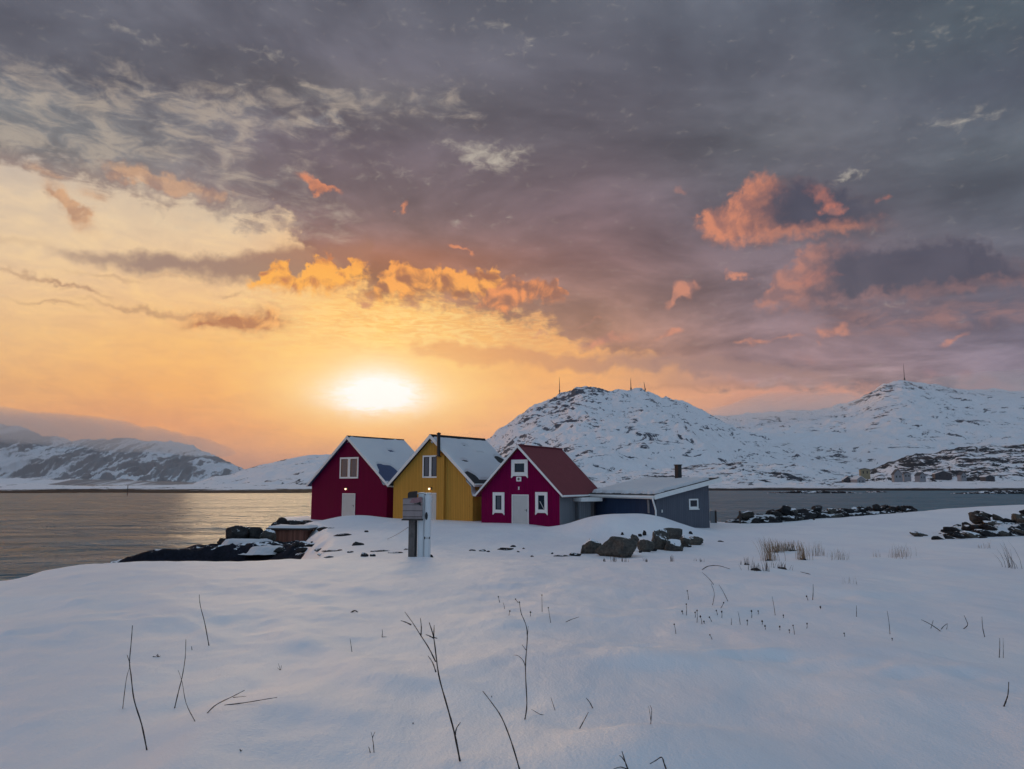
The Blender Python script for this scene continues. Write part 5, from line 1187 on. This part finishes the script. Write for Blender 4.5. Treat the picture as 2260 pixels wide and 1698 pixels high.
# grass tufts: each tuft a thing of many blades
ZR = lambda x, y: (1640 + x / 3.568, 1090 + y / 3.568)
def tuft(cx, cy, w, h, n, mt, label, lean=0.0, group='dry grass tufts', thick=.5, base=True):
    px, py = ZR(cx, cy); d = ground_at(px, py); b_ = P(px, py, d); k = d / FPX; root = empty('grass_tuft', (b_[0], b_[1], gz(b_[0], b_[1]))); tag(root, label, 'grass tuft', group)
    mb = MB()
    n = max(n, 10)
    for _ in range(n):
        x0 = rnd.gauss(0, w / 3.568 * k * .33); y0 = rnd.gauss(0, .12); hh_ = h / 3.568 * k * rnd.uniform(.45, 1.1); ln_ = rnd.gauss(lean, .16) * hh_; ly_ = rnd.gauss(0, .12) * hh_
        z0 = gz(b_[0] + x0, b_[1] + y0) - (gz(b_[0], b_[1])) - .05
        t_ = [Vector((x0 + ln_ * f * f, y0 + ly_ * f * f, z0 + (hh_ + .05) * f * (1 - .12 * abs(ln_) * f))) for f in (0, .35, .7, 1)]
        mb.tube(t_, [thick * k, thick * k * .85, thick * k * .6, thick * k * .15], 3, cap=False)
    mb.build('blades', mt, root)
    if base:
        for _ in range(1):
            o = bpy.data.objects.new('root_clump', S[rnd.randrange(6)]); o.scale = (w / 3.568 * k * .42, .14, .07); o.location = (0, -.05, .0); put(o, root)
tuft(265, 462, 90, 100, 60, M['straw'], 'dense tan grass tuft in the middle of the dry grass patch', 0)
tuft(205, 525, 80, 170, 55, M['straw'], 'tall tan grass tuft leaning left, left side of the patch', -.25)
tuft(380, 450, 110, 80, 50, M['straw'], 'broad tan grass tuft right of the dense one', 0)
tuft(468, 520, 70, 130, 50, M['straw'], 'tan grass tuft with a dark root at the right end of the patch', -.1)
tuft(310, 450, 130, 80, 40, M['strawpale'], 'thin pale grass behind the dense tuft', 0, base=False)
tuft(570, 490, 140, 110, 40, M['strawpale'], 'pale wispy grass right of the tan patch', .05, thick=.35, base=False)
tuft(770, 520, 130, 80, 26, M['strawpale'], 'sparse pale grass, first wisp right of the patch', 0, thick=.35, base=False)
tuft(1230, 500, 170, 100, 36, M['strawpale'], 'sparse pale grass in the middle of the right snowfield', 0, thick=.32, base=False)
tuft(1050, 500, 40, 60, 8, M['strawpale'], 'tiny pale wisp left of the middle snowfield grass', 0, thick=.3, base=False)
tuft(1890, 430, 90, 60, 14, M['strawpale'], 'small pale wisp below the right rock pile', 0, thick=.35, base=False)
tuft(2100, 585, 110, 200, 16, M['stalk'], 'long leaning dark grass near the right edge', -.45, thick=.42, base=False)
tuft(100, 600, 110, 70, 30, M['stalk'], 'dark low grass clump at the lower left of the patch', 0, thick=.5)
tuft(300, 590, 110, 60, 24, M['stalk'], 'dark low grass clump below the tan patch', .2, thick=.5)
tuft(20, 560, 60, 60, 16, M['stalk'], 'small dark grass clump left of the patch', 0, thick=.5)
tuft(190, 610, 30, 110, 8, M['stalk'], 'few dark upright stems in front of the patch', 0, thick=.5, base=False)
px, py = Z2(800, 690); 
for (x, w, h, lab) in [(580, 30, 60, 'short dark stems under the left part of the long boulder'), (720, 70, 90, 'dark stems in front of the long brown boulder'), (850, 130, 110, 'thick bunch of dark stems in front of the long brown boulder'), (1215, 20, 50, 'single short stem in front of the smooth grey boulder'), (1600, 30, 110, 'thin stems in front of the small dark stone'), (2050, 120, 60, 'low dark stems right of the boulder group')]:
    X_, Y_ = Z2(x, 690); tuft((X_ - 1640) * 3.568, (Y_ - 1090) * 3.568, w / 6.9125 * 3.568, h / 6.9125 * 3.568, 7, M['stalk'], lab, 0, group='stems by the boulders', thick=.6, base=False)
for (x, y, w, h, lab) in [(1740, 270, 60, 50, 'faint grass wisp halfway across the right snowfield'), (1490, 265, 60, 40, 'faint grass wisp left of the snowfield middle'), (1540, 365, 60, 30, 'faint short wisp on the lower right snowfield')]:
    X_, Y_ = ZG(x, y); tuft((X_ - 1640) * 3.568, (Y_ - 1090) * 3.568, w * 2, h * 2, 12, M['strawpale'], lab, 0, thick=.3, base=False)

# ------------------------------------------------------------------ air: thin even haze round everything, and a bank of low cloud on the far left mountains
def volume_mat(name, dens, c, aniso=0.0):
    m = bpy.data.materials.new(name); m.use_nodes = True; nt = m.node_tree; nt.nodes.clear(); N = Nd(nt)
    v = N.new('ShaderNodeVolumePrincipled'); v.inputs['Density'].default_value = dens; v.inputs['Color'].default_value = (*c, 1); v.inputs['Anisotropy'].default_value = aniso
    o = N.new('ShaderNodeOutputMaterial'); N.link(v.outputs[0], o.inputs['Volume']); return m
if HAZE:
    mb = MB(); mb.box(-13000, 13000, -600, 8900, -60, 740); hz = mb.build('haze', volume_mat('haze_air', HAZE, (.88, .84, .88))); hz['kind'] = 'stuff'
def cloud_bank(px0, px1, pyc, d, rz_, rd, seed, dens, label, wob=.45):
    n, k = 90, 28; a_ = np.linspace(0, 1, n); t_ = np.linspace(0, 2 * math.pi, k + 1)[:-1]; V_ = []
    for i, a in enumerate(a_):
        px = px0 + (px1 - px0) * a; c_ = P(px, float(np.interp(a, np.linspace(0, 1, len(pyc)), pyc)), d); e_ = math.sin(math.pi * min(max(a, .001), .999)) ** .45
        for t in t_:
            m_ = 1 + wob * float(fbm(np.array([a * 16 + math.cos(t) * .7]), np.array([math.sin(t) * 1.1 + seed]), 5, seed, .6)[0])
            V_.append((c_[0], c_[1] + math.cos(t) * rd * e_ * m_, c_[2] + math.sin(t) * rz_ * e_ * m_))
    mb = MB(); mb.v = V_
    for i in range(n - 1):
        for j in range(k): jj = (j + 1) % k; mb.f.append((i * k + j, i * k + jj, (i + 1) * k + jj, (i + 1) * k + j))
    mb.f.append(tuple(range(k))[::-1]); mb.f.append(tuple((n - 1) * k + j for j in range(k)))
    o = mb.build('cloud_bank', volume_mat('cloud_bank', dens, (1.0, .97, .96), .3), smooth=True); tag(o, label, kind='stuff'); return o
cloud_bank(-560, 520, [900, 902, 914, 930, 952, 972, 1000], 5900, 135, 620, 3, .0010, 'pale mist hanging over the tops of the far left mountains')
cloud_bank(1540, 1900, [925, 905, 900, 880], 3250, 62, 300, 9, .0016, 'thin grey cloud in the saddle between the two right mountains')
cloud_bank(2010, 2760, [846, 848, 850, 862, 880], 3500, 62, 330, 15, .0011, 'pale cloud brushing the far right mountain top')
